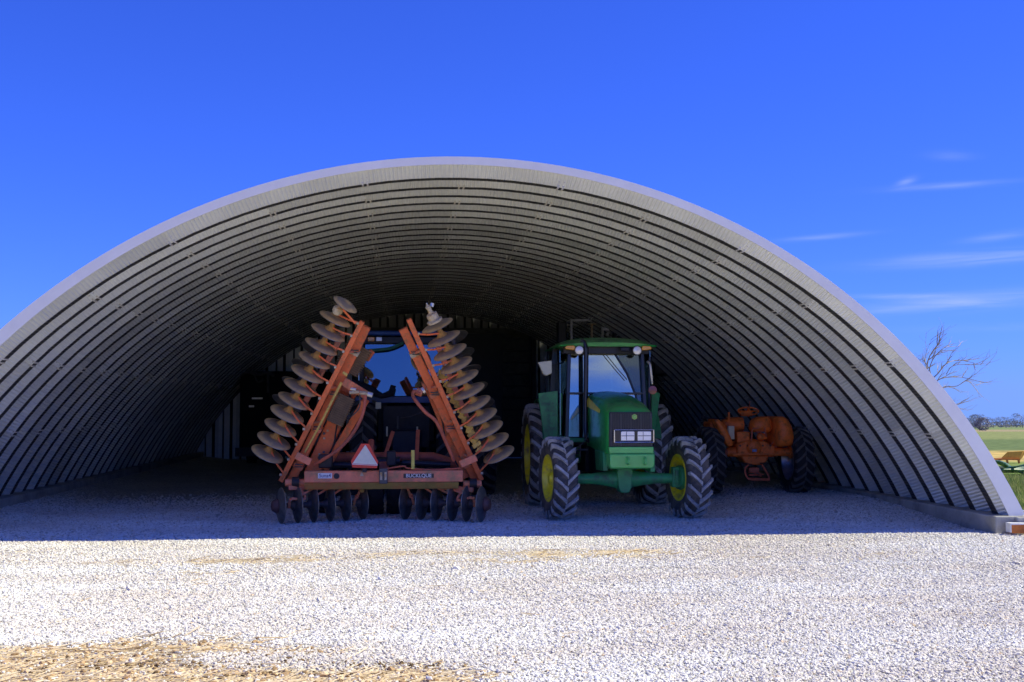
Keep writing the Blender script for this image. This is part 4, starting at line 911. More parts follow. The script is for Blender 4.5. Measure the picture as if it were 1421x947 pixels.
# centre beam
BY = 16.75
b = MB(); z0 = hp(530,669,BY).z; z1 = hp(530,653,BY).z; x0 = hp(423,660,BY).x; x1 = hp(642,660,BY).x
b.box(((x0+x1)/2,BY-HO.y,(z0+z1)/2),(x1-x0,.2,z1-z0)); b.build('centre_beam', orange2, har, bevel=.012)
zl = hp(530,679,BY).z
b = MB(); b.prism([(BY-HO.y-.09,z0-.004),(BY-HO.y+.12,z0-.004),(BY-HO.y+.12,zl),(BY-HO.y-.02,zl)],'x',x0+.0,x1-.06); b.build('lower_beam', olive, har, bevel=.01)
for (xa,xb,y) in ((396,423,670),(643,668,672)):
    b = MB(); b.tube([hp(xa,y,16.85),hp(xb,y,16.85)],.055,10); b.build('hinge_pin', orange2, har)
    b = MB(); b.tube([hp((xa+xb)/2-4,y-1,16.83),hp((xa+xb)/2+6,y-1,16.83)],.075,10); b.build('pin_collar', dark_m, har)
for (x,w) in ((532,10),):
    b = MB(); b.box(hp(x,661,BY-.13),(.12,.04,.22)); o = b.build('beam_bracket', dusty_dk, har, bevel=.01)
    b = MB(); b.box(hp(529,661,BY-.16),(.03,.02,.11)); b.box(hp(535,661,BY-.16),(.03,.02,.11)); b.build('bracket_bolt', cream_m, o)
b = MB(); b.tube([hp(467,661,BY-.10),hp(467,661,BY-.12)],.042,14); b.build('beam_hole', dark_m, har)
# decals
b = MB(); b.box(hp(451,660.5,BY-.101),(.20,.004,.075)); o = b.build('decal_plate', white_p, har)
c = hp(451,660.5,BY-.106); text_mesh('decal_lettering','Suna4',.075,mat('decal_blue',(.10,.12,.30),.5),o,c,(pi/2,0,0),sx=.95)
b = MB(); b.box(hp(581,660.5,BY-.101),(.44,.004,.062)); o = b.build('decal_plate', black_p, har)
c = hp(581,660.5,BY-.106); text_mesh('decal_lettering','BUCKLQUE',.072,white_p,o,c,(pi/2,0,0),sx=1.0)
b = MB(); c0 = hp(502,658,BY-.101); b.add([(c0.x-.03,c0.y,c0.z-.03),(c0.x+.03,c0.y,c0.z-.03),(c0.x,c0.y,c0.z+.03),(c0.x,c0.y-.004,c0.z)],[(0,1,3),(1,2,3),(2,0,3)]); b.build('warning_triangle_decal', cream_m, har)
# slow-moving-vehicle triangle
SY = 16.55
def hexa(pts, Yc): return [(hp(x,y,Yc).x, hp(x,y,Yc).z) for x,y in pts]
out = [(501,616),(512,616),(525,641),(523,650),(489,649),(487,640)]
b = MB(); b.prism(hexa(out,SY),'y',SY-HO.y,SY-HO.y+.012); o = b.build('reflective_triangle', sign_r, har)
b = MB(); b.prism(hexa([(507,619),(523,645),(490,643.5)],SY),'y',SY-HO.y-.004,SY-HO.y-.001); b.build('triangle_panel', sign_w, o)
b = MB(); ed = hexa([(507,618),(524,646),(489,644.5)],SY)
for q in range(3): a_, c_ = ed[q], ed[(q+1)%3]; b.bar((a_[0],SY-HO.y-.004,a_[1]),(c_[0],SY-HO.y-.004,c_[1]),.008,.006)
b.build('triangle_edging', white_p, o)
b = MB(); b.box(hp(506,650,SY+.04),(.06,.02,.12)); b.build('triangle_stalk', dark_m, har)
b = MB(); b.tube([hp(573,651,16.7),hp(573,625,16.7)],.027,10); b.build('marker_post', mat('marker_yellow',(.72,.62,.12),.5), har)
b = MB(); b.tube(arc_pts([hp(530,652,16.72),hp(560,647,16.72),hp(566,650,16.72),hp(600,652,16.72),hp(640,650,16.72)],4),.012,6); b.build('hydraulic_hose', rust_p, har)
# main frame members behind the beam
b = MB(); b.tube([hp(455,636,18.2),hp(540,634,18.2),hp(600,634,18.2),hp(640,646,18.2)],.075,10); b.build('rear_frame_tube', rust_p, har)
b = MB(); b.box(hp(500,634,18.6),(1.1,.15,.14)); b.build('frame_crossmember', rust_p, har, bevel=.01)
b = MB(); b.box(hp(535,641,19.2),(.14,3.6,.16)); b.build('drawbar', rust_p, har, bevel=.01)
b = MB(); b.tube([hp(520,641,17.7),hp(555,640,17.7)],.07,12); b.tube([hp(455,645,17.5),hp(520,646,17.5)],.05,10); b.tube([hp(558,642,17.6),hp(625,645,17.6)],.045,10); b.build('lift_cylinder', black_p, har)
b = MB(); b.box(hp(543,636,17.3),(.14,.2,.22)); b.box(hp(452,640,17.0),(.2,.2,.2)); b.build('valve_block', dark_m, har, bevel=.02)
b = MB(); b.tube([hp(515,650,17.6),hp(515,612,17.9)],.05,8); b.build('frame_upright', rust_p, har)
b = MB(); b.bar(hp(532,640,18),hp(545,600,18.4),.06,.05); b.bar(hp(578,640,18),hp(580,598,18.4),.06,.05); b.build('turnbuckle', rust_p, har)
for px, yy in ((522,18.0),(548,18.05),(600,18.3),(455,18.3)):
    t_ = link('wheel', tyre_mesh(.40,.24,.2,18,.008,[rubber_d,rubber_d],'transport_tyre'), har, hp(px,600,yy)); t_.location.z = .40
    link('rim', rim_mesh(.2,.24,.03,cream_m), t_)
# lower gangs
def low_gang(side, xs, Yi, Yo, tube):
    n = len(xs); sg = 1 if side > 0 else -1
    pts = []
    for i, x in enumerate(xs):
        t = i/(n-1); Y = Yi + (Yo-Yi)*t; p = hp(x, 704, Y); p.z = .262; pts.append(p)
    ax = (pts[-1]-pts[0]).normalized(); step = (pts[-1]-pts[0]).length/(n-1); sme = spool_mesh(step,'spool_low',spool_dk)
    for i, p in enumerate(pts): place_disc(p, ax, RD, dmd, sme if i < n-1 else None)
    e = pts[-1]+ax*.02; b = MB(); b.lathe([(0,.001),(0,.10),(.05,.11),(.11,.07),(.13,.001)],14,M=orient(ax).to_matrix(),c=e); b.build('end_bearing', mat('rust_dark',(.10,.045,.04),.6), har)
    t0, t1 = hp(*tube[0], Yi-.0), hp(*tube[1], Yo+.1)
    b = MB(); b.bar(t0, t1, .07, .07); b.build('gang_beam', orange2, har, bevel=.008)
    for i in range(n-1):
        mid = pts[i].lerp(pts[i+1], .5); top = t0.lerp(t1, (i+.25)/(n-1)*.98)
        if i in (0, n-2):
            b = MB(); q = arc_pts([top+Vector((0,-.03,-.02)), top+Vector((-.06*sg if i else .05*sg,-.06,-.16)), mid+Vector((-.03*sg,-.09,.10)), mid+Vector((0,-.02,-.02))],4)
            for k in range(len(q)-1): b.bar(q[k], q[k+1]+(q[k+1]-q[k])*.1, .035, .06)
            b.build('standard', orange2, har, bevel=.004)
        else:
            b = MB(); b.bar(top+Vector((.02*sg,-.03,-.01)), mid+Vector((sg*.05,-.1,.15)), .028, .014); b.build('scraper_arm', orange2, har)
        b = MB(); b.box(top+Vector((0,-.045,-.035)),(.04,.03,.04)); b.build('clamp_bolt', cream_m, har)
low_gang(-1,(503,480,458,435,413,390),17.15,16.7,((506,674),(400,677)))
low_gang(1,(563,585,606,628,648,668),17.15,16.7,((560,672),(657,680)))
b = MB(); b.box(hp(492,673,16.95),(.26,.10,.07)); b.box(hp(502,677,16.92),(.07,.10,.14)); b.build('beam_bracket', olive, har, bevel=.015)

# ---------------------------------------------------------------- orange tractor seen from behind
ot = empty('old_orange_tractor', (6.25, 19.9, .145), radians(-1), 'small old orange tractor seen from behind with rounded fenders, beside the right wall', 'tractor')
for s_ in (-1,1):
    wp = wheel(ot, (s_*.87,0,.645),.655,.38,.38,20,.03,[rubber_d,lug_d],mat('pale_rim',(.30,.32,.38),.35,metal=.6,dirt=(.3,.12,.04),dirt_amt=.4),-s_*.06,rz=pi,phase=.1)
    b = MB(); b.lathe([(s_*.25,.001),(s_*.25,.11),(s_*.5,.085),(s_*.72,.09),(s_*.74,.13),(s_*.78,.13),(s_*.78,.001)],14,c=(0,0,.80)); b.build('axle_housing', old_or, ot)
b = MB(); b.prism([(-.36,.80),(-.35,.96),(-.18,1.03),(.20,1.02),(.30,.96),(.40,.92),(.42,.80),(.36,.74),(-.34,.74)],'y',-.16,.5); b.build('gear_case', old_or, ot, bevel=.03)
b = MB(); b.lathe([(-.30,.001),(-.29,.10),(-.27,.13),(-.20,.155),(-.14,.165)],20,M=rotz(-pi/2)@Matrix.Scale(-1,3,(1,0,0)),c=(-.02,.05,.90)); o = b.build('case_cover', old_or, ot)
b = MB(); b.box((-.04,-.26,.84),(.08,.02,.05)); b.build('blue_tag', mat('blue_tag',(.12,.25,.6),.3), o)
b = MB(); b.box((.02,-.2,.765),(.95,.05,.028)); b.build('cross_bar', old_or, ot)
b = MB(); b.prism([(-.28,.74),(-.20,.60),(-.12,.55),(.14,.55),(.24,.60),(.30,.74)],'y',-.12,.3); b.build('lower_case', old_or, ot, bevel=.03)
b = MB(); b.tube(arc_pts([(-.14,-.2,.56),(-.21,-.22,.5),(-.22,-.24,.40),(-.16,-.26,.29),(0,-.27,.27),(.24,-.26,.29),(.20,-.24,.42),(.12,-.2,.56)],3),.02,8); b.tube([(-.16,-.26,.29),(.26,-.26,.27)],.028,6); b.build('drawbar_hoop', rust_p, ot)
b = MB(); b.box((-.02,-.1,.45),(.20,.12,.10)); b.box((0,-.15,.36),(.26,.06,.03)); b.tube([(-.12,-.2,.44),(.12,-.22,.33)],.012,6); b.tube([(.02,-.2,.42),(.16,-.22,.36)],.012,6); b.build('hitch_block', rust_p, ot, bevel=.01)
b = MB(); b.tube([(-.42,-.1,.62),(-.05,-.16,.56)],.012,6); b.tube([(.1,-.16,.585),(.45,-.12,.60),(.46,-.12,.52)],.012,6); b.tube([(-.55,-.05,.72),(-.4,-.1,.60)],.014,6); b.build('brake_rod', dark_m, ot)
b = MB(); b.lathe([(-.06,.001),(-.06,.06),(.06,.08),(.06,.001)],12,c=(-.62,-.15,.80)); b.build('pulley', rust_p, ot)
# rounded sheet fenders: right one wide, left one seen as a thin leaf
def shell(name, cx_, cz_, pts, y0, y1, bul, m):
    """dished panel: outline pts (x,z) bulging to -y"""
    n = len(pts); vs = [(cx_, y0-bul, cz_)]; fs = []
    for k, (fr, dy) in enumerate(((.55, bul*.82), (.85, bul*.4), (1.0, 0))):
        for (x, z) in pts: vs.append((cx_+(x-cx_)*fr, y0-dy, cz_+(z-cz_)*fr))
    for (x, z) in pts: vs.append((x, y1, z))
    for i in range(n): fs.append((0, 1+i, 1+(i+1)%n))
    for k in range(3):
        for i in range(n): fs.append((1+k*n+i, 1+(k+1)*n+i, 1+(k+1)*n+(i+1)%n, 1+k*n+(i+1)%n))
    fs.append(tuple(1+3*n+i for i in range(n)))
    b = MB(); b.add(vs, fs); return b.build(name, m, ot, smooth=60)
def smooth_outline(pts, n=3):
    P = [Vector((x,0,z)) for x,z in pts]; out = []; L = len(P)
    for i in range(L):
        a,b_,c,d = P[i-1],P[i],P[(i+1)%L],P[(i+2)%L]
        for k in range(n):
            t = k/n; v = .5*((2*b_)+(c-a)*t+(2*a-5*b_+4*c-d)*t*t+(3*b_-a-3*c+d)*t**3); out.append((v.x,v.z))
    return out
shell('fender', .56, 1.22, smooth_outline([(.40,.94),(.39,1.2),(.40,1.46),(.50,1.50),(.60,1.44),(.69,1.28),(.72,1.08),(.70,.96),(.58,.92)]), -.35, .45, .12, old_or)
shell('fender', -.66, 1.22, smooth_outline([(-.84,1.42),(-.76,1.44),(-.66,1.34),(-.57,1.18),(-.49,.98),(-.55,.93),(-.64,.98),(-.72,1.14)]), -.35, .2, .05, old_or)
b = MB(); b.prism([(-.80,1.40),(-.86,1.38),(-.86,1.05),(-.66,.93),(-.70,1.1)],'y',-.05,.5); b.build('inner_fender', old_or, ot, bevel=.02)
shell('seat_back', .18, 1.32, smooth_outline([(.0,1.20),(-.03,1.32),(.02,1.43),(.14,1.49),(.30,1.49),(.35,1.40),(.35,1.25),(.27,1.19),(.12,1.21)]), -.12, .15, .09, old_or)
b = MB(); b.lathe([(-.54,.001),(-.535,.06),(-.51,.11),(-.43,.145),(-.2,.155),(-.10,.15),(-.095,.001)],20,c=(0,.35,1.33)); b.build('fuel_tank', old_or, ot, smooth=50)
b = MB(); b.box((0,1.5,1.02),(.36,1.2,.34)); b.build('bonnet', old_or, ot, bevel=.1)
b = MB(); b.box((0,.75,.95),(.40,.5,.4)); b.build('engine_block', dark_m, ot, bevel=.03)
for q_ in range(5):
    b = MB(); b.lathe([(0,.001),(0,.018),(.02,.018),(.02,.001)],6,M=rotz(-pi/2),c=(-.30+q_*.15,-.18,.93)); b.build('case_bolt', dark_m, ot)
tt = [Vector((.04+.21*cos(a), .40+.05*sin(a), 1.60+.075*sin(a))) for a in [2*pi*i/22 for i in range(23)]]
b = MB(); b.tube(tt,.016,6); b.tube([(-.17,.4,1.60),(.25,.4,1.60)],.014,6); b.tube([(.04,.45,1.5),(.04,.38,1.66)],.03,8); b.build('steering_wheel', old_or, ot)
b = MB(); b.box((.0,.42,1.55),(.24,.1,.10)); b.build('steering_box', old_or, ot, bevel=.02)
b = MB(); b.tube([(.06,.4,1.64),(.07,.4,1.80)],.009,6); b.build('gear_lever', rust_p, ot)
b = MB(); b.tube([(-.46,.0,1.40),(-.47,.0,1.58)],.022,8); b.build('hand_lever', old_or, ot)
b = MB(); b.tube([(-.5,0,1.45),(-.95,0,1.47)],.012,6); b.tube([(-.95,0,1.47),(-1.02,0,1.49)],.04,8); b.build('side_lamp_stalk', navy, ot)
b = MB(); b.box((-.42,.05,1.18),(.12,.12,.26)); b.build('battery_box', beige, ot, bevel=.01)
b = MB(); b.box((-.20,.02,1.09),(.26,.2,.22)); b.build('valve_housing', old_or, ot, bevel=.02)
b = MB(); b.lathe([(-.08,.001),(-.07,.06),(0,.085),(.07,.06),(.08,.001)],12,c=(.16,-.05,1.10)); b.tube([(.16,-.05,1.1),(.27,-.08,1.09)],.04,8); b.build('lift_pump', old_or, ot)
b = MB(); b.tube([(-.07,-.18,1.03),(-.06,-.18,1.22),(-.04,-.18,1.26),(.22,-.18,1.29)],.018,6); b.tube([(.02,-.15,1.2),(.22,-.15,1.21)],.012,6); b.tube([(.22,-.2,1.10),(.19,-.2,1.28),(.24,-.16,1.36)],.014,6); b.tube([(.06,-.15,1.14),(.06,-.15,1.26)],.01,6); b.tube([(.13,-.15,1.14),(.13,-.15,1.26)],.01,6); b.build('seat_frame', rust_p, ot)
b = MB(); b.tube([(.35,-.1,.95),(.42,-.12,1.05),(.38,-.12,1.12)],.012,6); b.tube([(.36,-.14,.84),(.46,-.14,.98)],.012,6); b.build('brake_lever', rust_p, ot)

ot.scale = (.907,)*3

# ---------------------------------------------------------------- dark blue tractor behind the harrow
bt = empty('blue_tractor', (.10, 21.9, 0), 0, 'large dark blue tractor behind the harrow, its rear window mirroring the sky', 'tractor')
for x in (-1.42,-.80,.80,1.42): wheel(bt, (x,0,.93),.94,.50,.54,22,.045,[rubber_d,lug_d],navy,.05 if x>0 else -.05,rz=pi,phase=.05*x)
b = MB(); b.box((0,.4,.95),(.55,2.2,.6)); b.box((0,2.4,1.2),(.8,2.4,1.1)); b.build('body', navy, bt, bevel=.04)
b = MB(); b.lathe([(-1.6,.001),(-1.6,.1),(1.6,.1),(1.6,.001)],12,c=(0,0,.93)); b.build('rear_axle', dark_m, bt)
wx0, wx1 = at(505,520,21.6).x-.10, at(622,520,21.6).x-.10
b = MB(); b.add([(wx0,-.31,1.88),(wx1,-.31,1.88),(wx1-.02,-.25,2.86),(wx0+.02,-.25,2.86),(wx0,-.30,1.88),(wx1,-.30,1.88),(wx1-.02,-.24,2.86),(wx0+.02,-.24,2.86)],[(0,1,2,3),(7,6,5,4),(0,4,5,1),(1,5,6,2),(2,6,7,3),(3,7,4,0)]); b.build('rear_window', rear_glass, bt, smooth=False)
b = MB(); b.box((wx0-.05,-.28,2.3),(.08,.08,1.3)); b.box((wx1+.05,-.28,2.3),(.08,.08,1.3)); b.build('window_post', navy, bt)
b = MB(); b.box(((wx0+wx1)/2,-.30,1.81),(1.9,.10,.12)); b.build('window_ledge', blue_p, bt, bevel=.01)
b = MB(); b.box(((wx0+wx1)/2,-.28,2.93),(1.8,.12,.13)); b.build('lamp_rail', navy, bt, bevel=.01)
b = MB(); b.box(((wx0+wx1)/2,.35,3.06),(1.75,1.5,.09)); b.build('cab_roof', blue_p, bt, bevel=.03)
for (px,m,w) in ((515,amber,.12),(526,lens_m,.11),(622,lens_m,.11)):
    c = at(px,471,21.55)-Vector((.10,21.9,0)); b = MB(); b.box((c.x,-.36,c.z),(w,.04,.08)); b.build('rear_lamp', m, bt, bevel=.008)
b = MB(); b.tube(arc_pts([at(508,487,21.5)-bt.location,at(540,484,21.5)-bt.location,at(560,476,21.5)-bt.location],4),.03,8); b.build('green_hose', mat('green_hose',(.05,.22,.16),.5), bt)
b = MB(); b.box((0,-.1,1.3),(.9,.5,.8)); b.box((-.75,0,1.9),(.4,1.0,.06)); b.box((.75,0,1.9),(.4,1.0,.06)); b.build('rear_housing', dark_m, bt, bevel=.02)
for s_ in (-1,1):
    b = MB(); b.bar((s_*.42,-.45,.45),(s_*.40,-.1,1.35),.06,.06); b.bar((s_*.42,-.95,.5),(s_*.4,-.1,.65),.06,.08); b.build('lift_arm', dark_m, bt)
for (px,py,w,h) in ((525,563,.10,.12),(537,599,.03,.18),(579,599,.03,.18)):
    c = at(px,py,21.3)-bt.location; b = MB(); b.box(c,(w,.02,h)); b.build('rear_plate', beige, bt)
b = MB(); q = [at(x,y,21.3)-bt.location for x,y in ((552,578),(552,630))]; b.tube(q,.02,6); b.build('top_link', dusty_dk, bt)
b = MB(); q = [at(x,y,21.3)-bt.location for x,y in ((556,580),(570,578),(586,572))]; b.tube(q,.012,6); b.build('remote_hose', dusty_dk, bt)
b = MB(); c = at(558,605,21.5)-bt.location; b.box((c.x,c.y+.2,c.z),(.42,.1,.5)); b.build('fan_grille', black_p, bt, bevel=.01)
b = MB(); q = [at(x,y,21.2)-bt.location for x,y in ((488,530),(512,541),(530,550),(543,546),(546,535))]; b.tube(q,[.07,.09,.05,.07,.05],8); b.build('cab_arm', navy, bt)

# ---------------------------------------------------------------- combine behind the green tractor
CMY = 27.5
cb = empty('combine_harvester', (at(850,700,CMY).x, CMY, 0), 0, 'dark combine with a rail-topped grain tank rising behind the green tractor cab', 'combine')
def cp(px, py, Y): return at(px, py, Y) - cb.location
b = MB(); b.box((0,1.5,1.9),(1.9,3.0,1.7)); b.box((0,2.2,2.95),(1.8,2.0,.6)); b.build('body', dark_m, cb, bevel=.05)
for s_ in (-1,1):
    wheel(cb,(s_*1.05,.3,.85),.85,.55,.45,20,.04,[rubber_d,lug_d],navy,s_*.05)
b = MB(); zt = cp(850,445,CMY).z; zb_ = cp(850,476,CMY).z; xl = cp(793,450,CMY).x; xr = cp(914,450,CMY).x
for (p0,p1) in (((xl,0,zt),(xr,0,zt)),((xl,0,zb_-.3),(xl,0,zt)),((xr,0,zb_-.3),(xr,0,zt)),((xl,0,zt),(xl,1.6,zt)),((xr,0,zt),(xr,1.6,zt)),((xl,1.6,zt),(xr,1.6,zt)),((cp(834,0,CMY).x,0,zb_-.3),(cp(834,0,CMY).x,0,zt)),((cp(873,0,CMY).x,0,zb_-.3),(cp(873,0,CMY).x,0,zt))): b.tube([p0,p1],.03,6)
b.build('tank_rail', mat('rail_grey',(.9,.9,.88),.5), cb)
dome = [(802,444),(822,436),(835,434),(870,433),(890,435),(903,442),(903,444)]
b = MB(); b.prism([(cp(x,y,CMY+1.8).x,cp(x,y,CMY+1.8).z) for x,y in dome],'y',1.7,3.2); b.build('tank_cover', mat('tarp_grey',(.55,.55,.50),.8,bump=.4,bump_scale=12), cb, bevel=.05)
b = MB(); b.tube([cp(854,475,CMY-.3),cp(857,448,CMY-.3),cp(858,433,CMY-.3)],.10,10); b.build('unloading_auger', black_p, cb)
b = MB(); t_ = [(841,451),(846,459),(836,459)]; b.prism([(cp(x,y,CMY-.5).x,cp(x,y,CMY-.5).z) for x,y in t_],'y',-.5,-.49); b.build('reflector_triangle', mat('reflector_white',(.8,.8,.8),.4), cb)
b = MB(); b.box(cp(821,450,CMY-.3),(.2,.1,.03)); b.tube([cp(821,451,CMY-.3),cp(821,470,CMY-.3)],.03,6); b.build('beacon', cream_m, cb)
b = MB(); b.tube([cp(858,455,CMY-.45),cp(858,466,CMY-.45)],.035,6); b.tube([cp(843,462,CMY-.5),cp(843,466,CMY-.5)],.03,6); b.build('tank_lamp', white_p, cb)
b = MB(); c = cp(922,497,CMY-.2); b.box(c,(.62,.5,.86)); b.build('side_hopper', black_p, cb, bevel=.05)
b = MB(); b.box(cp(779,470,CMY),(.2,.3,.8)); b.build('ladder_guard', black_p, cb, bevel=.02)

# ---------------------------------------------------------------- black seed tender at the back left
st = empty('seed_tender', (at(391,640,34).x, 34.5, 0), 0, 'black boxy implement with bent pipes on top standing against the end wall', 'implement')
b = MB(); b.box((0.1,0,1.55),(2.6,1.5,2.3),taper=(1.0,1.0)); b.build('tank_body', mat('flat_black',(.008,.008,.009),.8), st, bevel=.06)
b = MB(); b.box((-.3,-.78,.35),(2.0,.1,.25)); b.build('tank_skirt', navy, st)
def sp_(px,py): return at(px,py,33.7)-st.location
b = MB(); b.tube(arc_pts([sp_(333,521),sp_(345,517),sp_(360,520),sp_(372,517),sp_(380,522)],4),.05,8); b.tube([sp_(372,519),sp_(372,545)],.04,6); b.tube(arc_pts([sp_(352,519),sp_(358,530),sp_(366,527)],4),.03,6); b.build('top_pipe', dusty_dk, st)
b = MB(); b.box(sp_(349,564),(.14,.1,.06)); b.box(sp_(357,553),(.3,.1,.05)); b.build('latch', silver, st)
for s_ in (-1,1): link('wheel', tyre_mesh(.4,.25,.2,18,.01,[rubber_d,rubber_d],'tender_tyre'), st, (s_*.9,-.2,.4))

# ---------------------------------------------------------------- outside on the right
tb = empty('orange_timber', (8.38, 14.36, .02), radians(-2), 'short orange-painted timber with a pale end lying against the footing corner', 'timber')
b = MB(); b.prism([(-.42,.01),(.75,.0),(.78,.14),(.2,.15),(-.2,.12),(-.43,.13)],'y',-.07,.05); b.build('timber_body', timber_o, tb, bevel=.008)
b = MB(); b.prism([(-.438,.02),(-.425,.02),(-.425,.120),(-.2,.122),(.15,.152),(.15,.158),(-.2,.137),(-.438,.142)],'y',-.075,.055); b.build('pale_end', white_p, tb)

# rusty yellow platform implement
pf = empty('yellow_loading_ramp', (0,0,0), 0, 'rusty yellow tilted platform on thin legs beyond the green implement', 'implement')
PY = 36.0; base = at(1395,640,PY); pf.location = (base.x, PY, zf(0,PY))
def pp(px,py,Y=PY): return at(px,py,Y)-pf.location
b = MB(); vs=[pp(1388,637),pp(1398,627),pp(1421,625.5),pp(1414,637),pp(1392,636.5,PY+.25),pp(1400,628.5,PY+.25),pp(1424,627,PY+.25),pp(1418,637,PY+.25)]; b.add(vs,[(0,1,2,3),(7,6,5,4),(0,4,5,1),(1,5,6,2),(2,6,7,3),(3,7,4,0)]); b.build('tilted_bed', farm_y, pf, bevel=.02)
b = MB(); b.bar(pp(1370,637),pp(1415,638),.05,.1); b.bar(pp(1376,640),pp(1390,637),.06,.2); b.build('side_rail', timber_o, pf)
for x in (1380,1397,1413):
    b = MB(); p = pp(x,637); b.bar(p,(p.x+.03,p.y,0),.05,.05); b.build('leg', timber_o, pf)
# green row dividers lying in the grass: copies of one curved snout
GY = 27.5
gi_ = empty('green_corn_head', (0,0,0), 0, 'weathered green harvester head with curved pointed row dividers lying in the grass', 'implement')
gb = at(1400,668,GY); gi_.location = (gb.x, GY, zf(0,GY))
def snout():
    b = MB(); vs=[]; N=9; K=8
    for i in range(N):
        t=i/(N-1); y=-1.2+1.5*t; z=.06+.36*sin(t*pi*.55); w=.03+.10*sin(t*pi*.8)**.8; h=.03+.11*t
        for k in range(K): a=2*pi*k/K; vs.append((w*cos(a), y, z+h*sin(a)))
    fs=[(i*K+k,i*K+(k+1)%K,(i+1)*K+(k+1)%K,(i+1)*K+k) for i in range(N-1) for k in range(K)]+[tuple(range(K)),tuple((N-1)*K+k for k in range(K))]
    b.add(vs,fs); return b.mesh('row_divider', farm_g, 60)
sm_ = snout()
for i in range(9):
    o = link('row_divider', sm_, gi_, (-.42+i*.155, random.uniform(-.4,.25), random.uniform(-.05,.08)), (random.uniform(-.5,.2), random.uniform(-.5,.5), (1.2 if i%2 else -1.0)+random.uniform(-.5,.5))); q=random.uniform(.45,.7); o.scale=(q*.8,q,q*.75)
b = MB(); b.box((.55,.45,.12),(2.0,.3,.16)); b.build('head_frame', mat('dark_green',(.012,.04,.02),.7), gi_, bevel=.04)

# ---------------------------------------------------------------- trees
def branch(b, p, d, L, r, depth, rnd, wind):
    n = 4; pts=[p.copy()]; rs=[r]; q=p.copy(); dd=d.copy()
    for i in range(n):
        dd = (dd + Vector((rnd.uniform(-.28,.28)+wind*.10, rnd.uniform(-.28,.28), rnd.uniform(-.2,.22)))).normalized(); q = q + dd*(L/n); pts.append(q.copy()); rs.append(max(.004, r*(1-.62*(i+1)/n)))
        if depth > 0 and i >= 0 and rnd.random() < .93:
            for _ in range(1):
                nd = (dd + Vector((rnd.uniform(-.9,.9)+wind*.3, rnd.uniform(-.8,.8), rnd.uniform(-.35,.7)))).normalized(); branch(b, q.copy(), nd, L*rnd.uniform(.45,.72), max(.004, rs[-1]*.62), depth-1, rnd, wind)
    b.tube(pts, rs, 5 if r > .03 else 3, cap=False)
TY = 44.0; tbase = at(1282, 640, TY)
tr = empty('bare_tree', (tbase.x, TY, zf(0,TY)), 0, 'leafless spreading tree rising behind the right side of the shed', 'tree')
tl = lambda px,py,Y=TY: at(px,py,Y)-tr.location
b = MB(); b.tube(arc_pts([Vector((0,0,-.1)), tl(1284,600), tl(1288,560), tl(1292,538)],4),[.22,.21,.20,.19,.18,.17,.16,.15,.14,.13,.12,.11,.10],8); b.build('trunk', bark, tr)
rnd = random.Random(21); b = MB()
limbs = [([(1292,545),(1286,520),(1288,500),(1296,485),(1303,478)],.075),([(1290,530),(1302,518),(1313,505),(1330,500),(1352,504)],.06),([(1292,540),(1298,530),(1312,524),(1335,524),(1360,530)],.06),
         ([(1296,545),(1310,537),(1328,536),(1340,529),(1355,534)],.045),([(1288,520),(1294,500),(1310,483),(1330,481)],.05),([(1300,552),(1318,562),(1330,562)],.035),([(1296,548),(1290,512),(1276,500),(1262,498)],.035),([(1313,520),(1322,508),(1345,506),(1368,507)],.035),([(1286,515),(1284,495),(1292,472)],.03)]
for pts, r in limbs:
    q = [tl(x, y, TY+rnd.uniform(-1.0,1.0)*(i>0)) for i,(x,y) in enumerate(pts)]; q = arc_pts(q,3); n=len(q); b.tube(q,[.52*r*(1-.75*i/(n-1)) for i in range(n)],6,cap=False)
    for i in range(2,n):
        d = (q[i]-q[i-1]).normalized()
        if rnd.random() < .8:
            nd = (d*.7+Vector((rnd.uniform(-.5,.6),rnd.uniform(-.8,.8),rnd.uniform(-.4,.8)))).normalized(); branch(b,q[i].copy(),nd,rnd.uniform(.35,.8),max(.006,r*.35),1,rnd,.6)
b.build('crown', bark, tr, smooth=60)

def far_tree_mesh(seed, H, Wd, dense):
    rnd = random.Random(seed); b = MB(); b.tube([(0,0,-.3),(0,0,H*.45)],[.16*H/6,.08*H/6],5)
    b.cur = 1
    for i in range(dense):
        # clustered small faces through the crown volume
        a=rnd.uniform(0,2*pi); rr_=sqrt(rnd.random())*Wd*.5; zz=rnd.uniform(-1,1); k=sqrt(max(0,1-zz*zz*.85)); c=Vector((rr_*cos(a)*k,rr_*sin(a)*k,H*.58+zz*H*.42))
        if noise.noise(c*.9+Vector((seed,0,0))) < -.12: continue
        s=rnd.uniform(.12,.34); d1=Vector((rnd.uniform(-1,1),rnd.uniform(-1,1),rnd.uniform(-1,1))).normalized()*s; d2=Vector((rnd.uniform(-1,1),rnd.uniform(-1,1),rnd.uniform(-1,1))).normalized()*s
        b.add([c,c+d1,c+d2],[(0,1,2)])
    return b.mesh('distant_tree',[bark,twig_far],False)
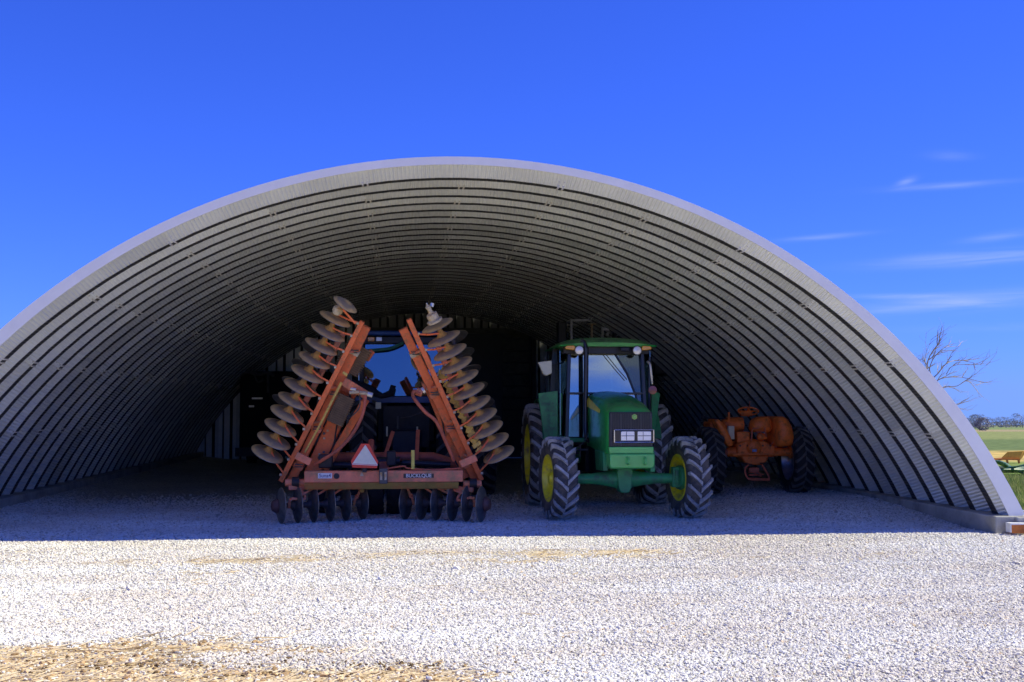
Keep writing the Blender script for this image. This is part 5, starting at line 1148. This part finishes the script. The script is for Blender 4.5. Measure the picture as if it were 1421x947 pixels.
fm = [far_tree_mesh(1,6.5,7,1500), far_tree_mesh(2,5.5,8,1500), far_tree_mesh(3,7.5,5,1300), far_tree_mesh(4,4.2,7,1300)]
ORD = ['first','second','third','fourth','fifth','sixth','seventh','eighth','ninth','tenth','eleventh','twelfth','thirteenth','fourteenth','fifteenth','sixteenth']
descs = ['grey leafless tree in the far treeline','low round tree in the far treeline','tall narrow tree above the far treeline','squat thicket in the far treeline']
rnd = random.Random(11)
for i, px in enumerate([1338,1350,1358,1369,1379,1388,1397,1404,1410,1419,1430,1442,1455,1470,1490,1515]):
    Y = 470+rnd.uniform(-25,30); k = 2 if px == 1410 else rnd.choice((0,1,3,1)); p = at(px,590,Y)
    o = link('distant_tree', fm[k], None, (p.x, Y, zf(0,Y)-.2), (0,0,rnd.uniform(0,6))); s_ = rnd.uniform(.85,1.1)*(1.0 if k != 2 else .95); o.scale=(s_,s_,s_*rnd.uniform(.8,1.0)*.92)
    tag(o, descs[k]+', '+ORD[i]+' of the row counted from the shed', 'tree', 'distant treeline trees')
p = at(1363,600,230); o = link('field_bush', far_tree_mesh(9,3.0,3.4,1600), None, (p.x,230,zf(0,230)-.3)); tag(o,'dark rounded bush standing alone in front of the treeline','bush')
p = at(1353,592,330); o = link('field_bush', far_tree_mesh(19,4.6,4.6,1600), None, (p.x,330,zf(0,330)-.3)); tag(o,'tall grey bush at the left end of the treeline, near the shed rim','bush')
# low mass of scrub closing the treeline
b = MB(); rnd = random.Random(5)
for i in range(9000):
    x = rnd.uniform(60,520); Y = 520+rnd.uniform(-8,8); z = zf(0,Y)+rnd.random()**1.3*3.6*(.7+.5*nz(x,0,.05)); s=rnd.uniform(.3,.8); c=Vector((x,Y,z))
    b.add([c,c+Vector((rnd.uniform(-s,s),rnd.uniform(-s,s),s)),c+Vector((s,rnd.uniform(-s,s),rnd.uniform(-s,s)))],[(0,1,2)])
tag(b.build('distant_scrub', twig_far, None, smooth=False), 'grey scrub filling the far treeline', kind='stuff')
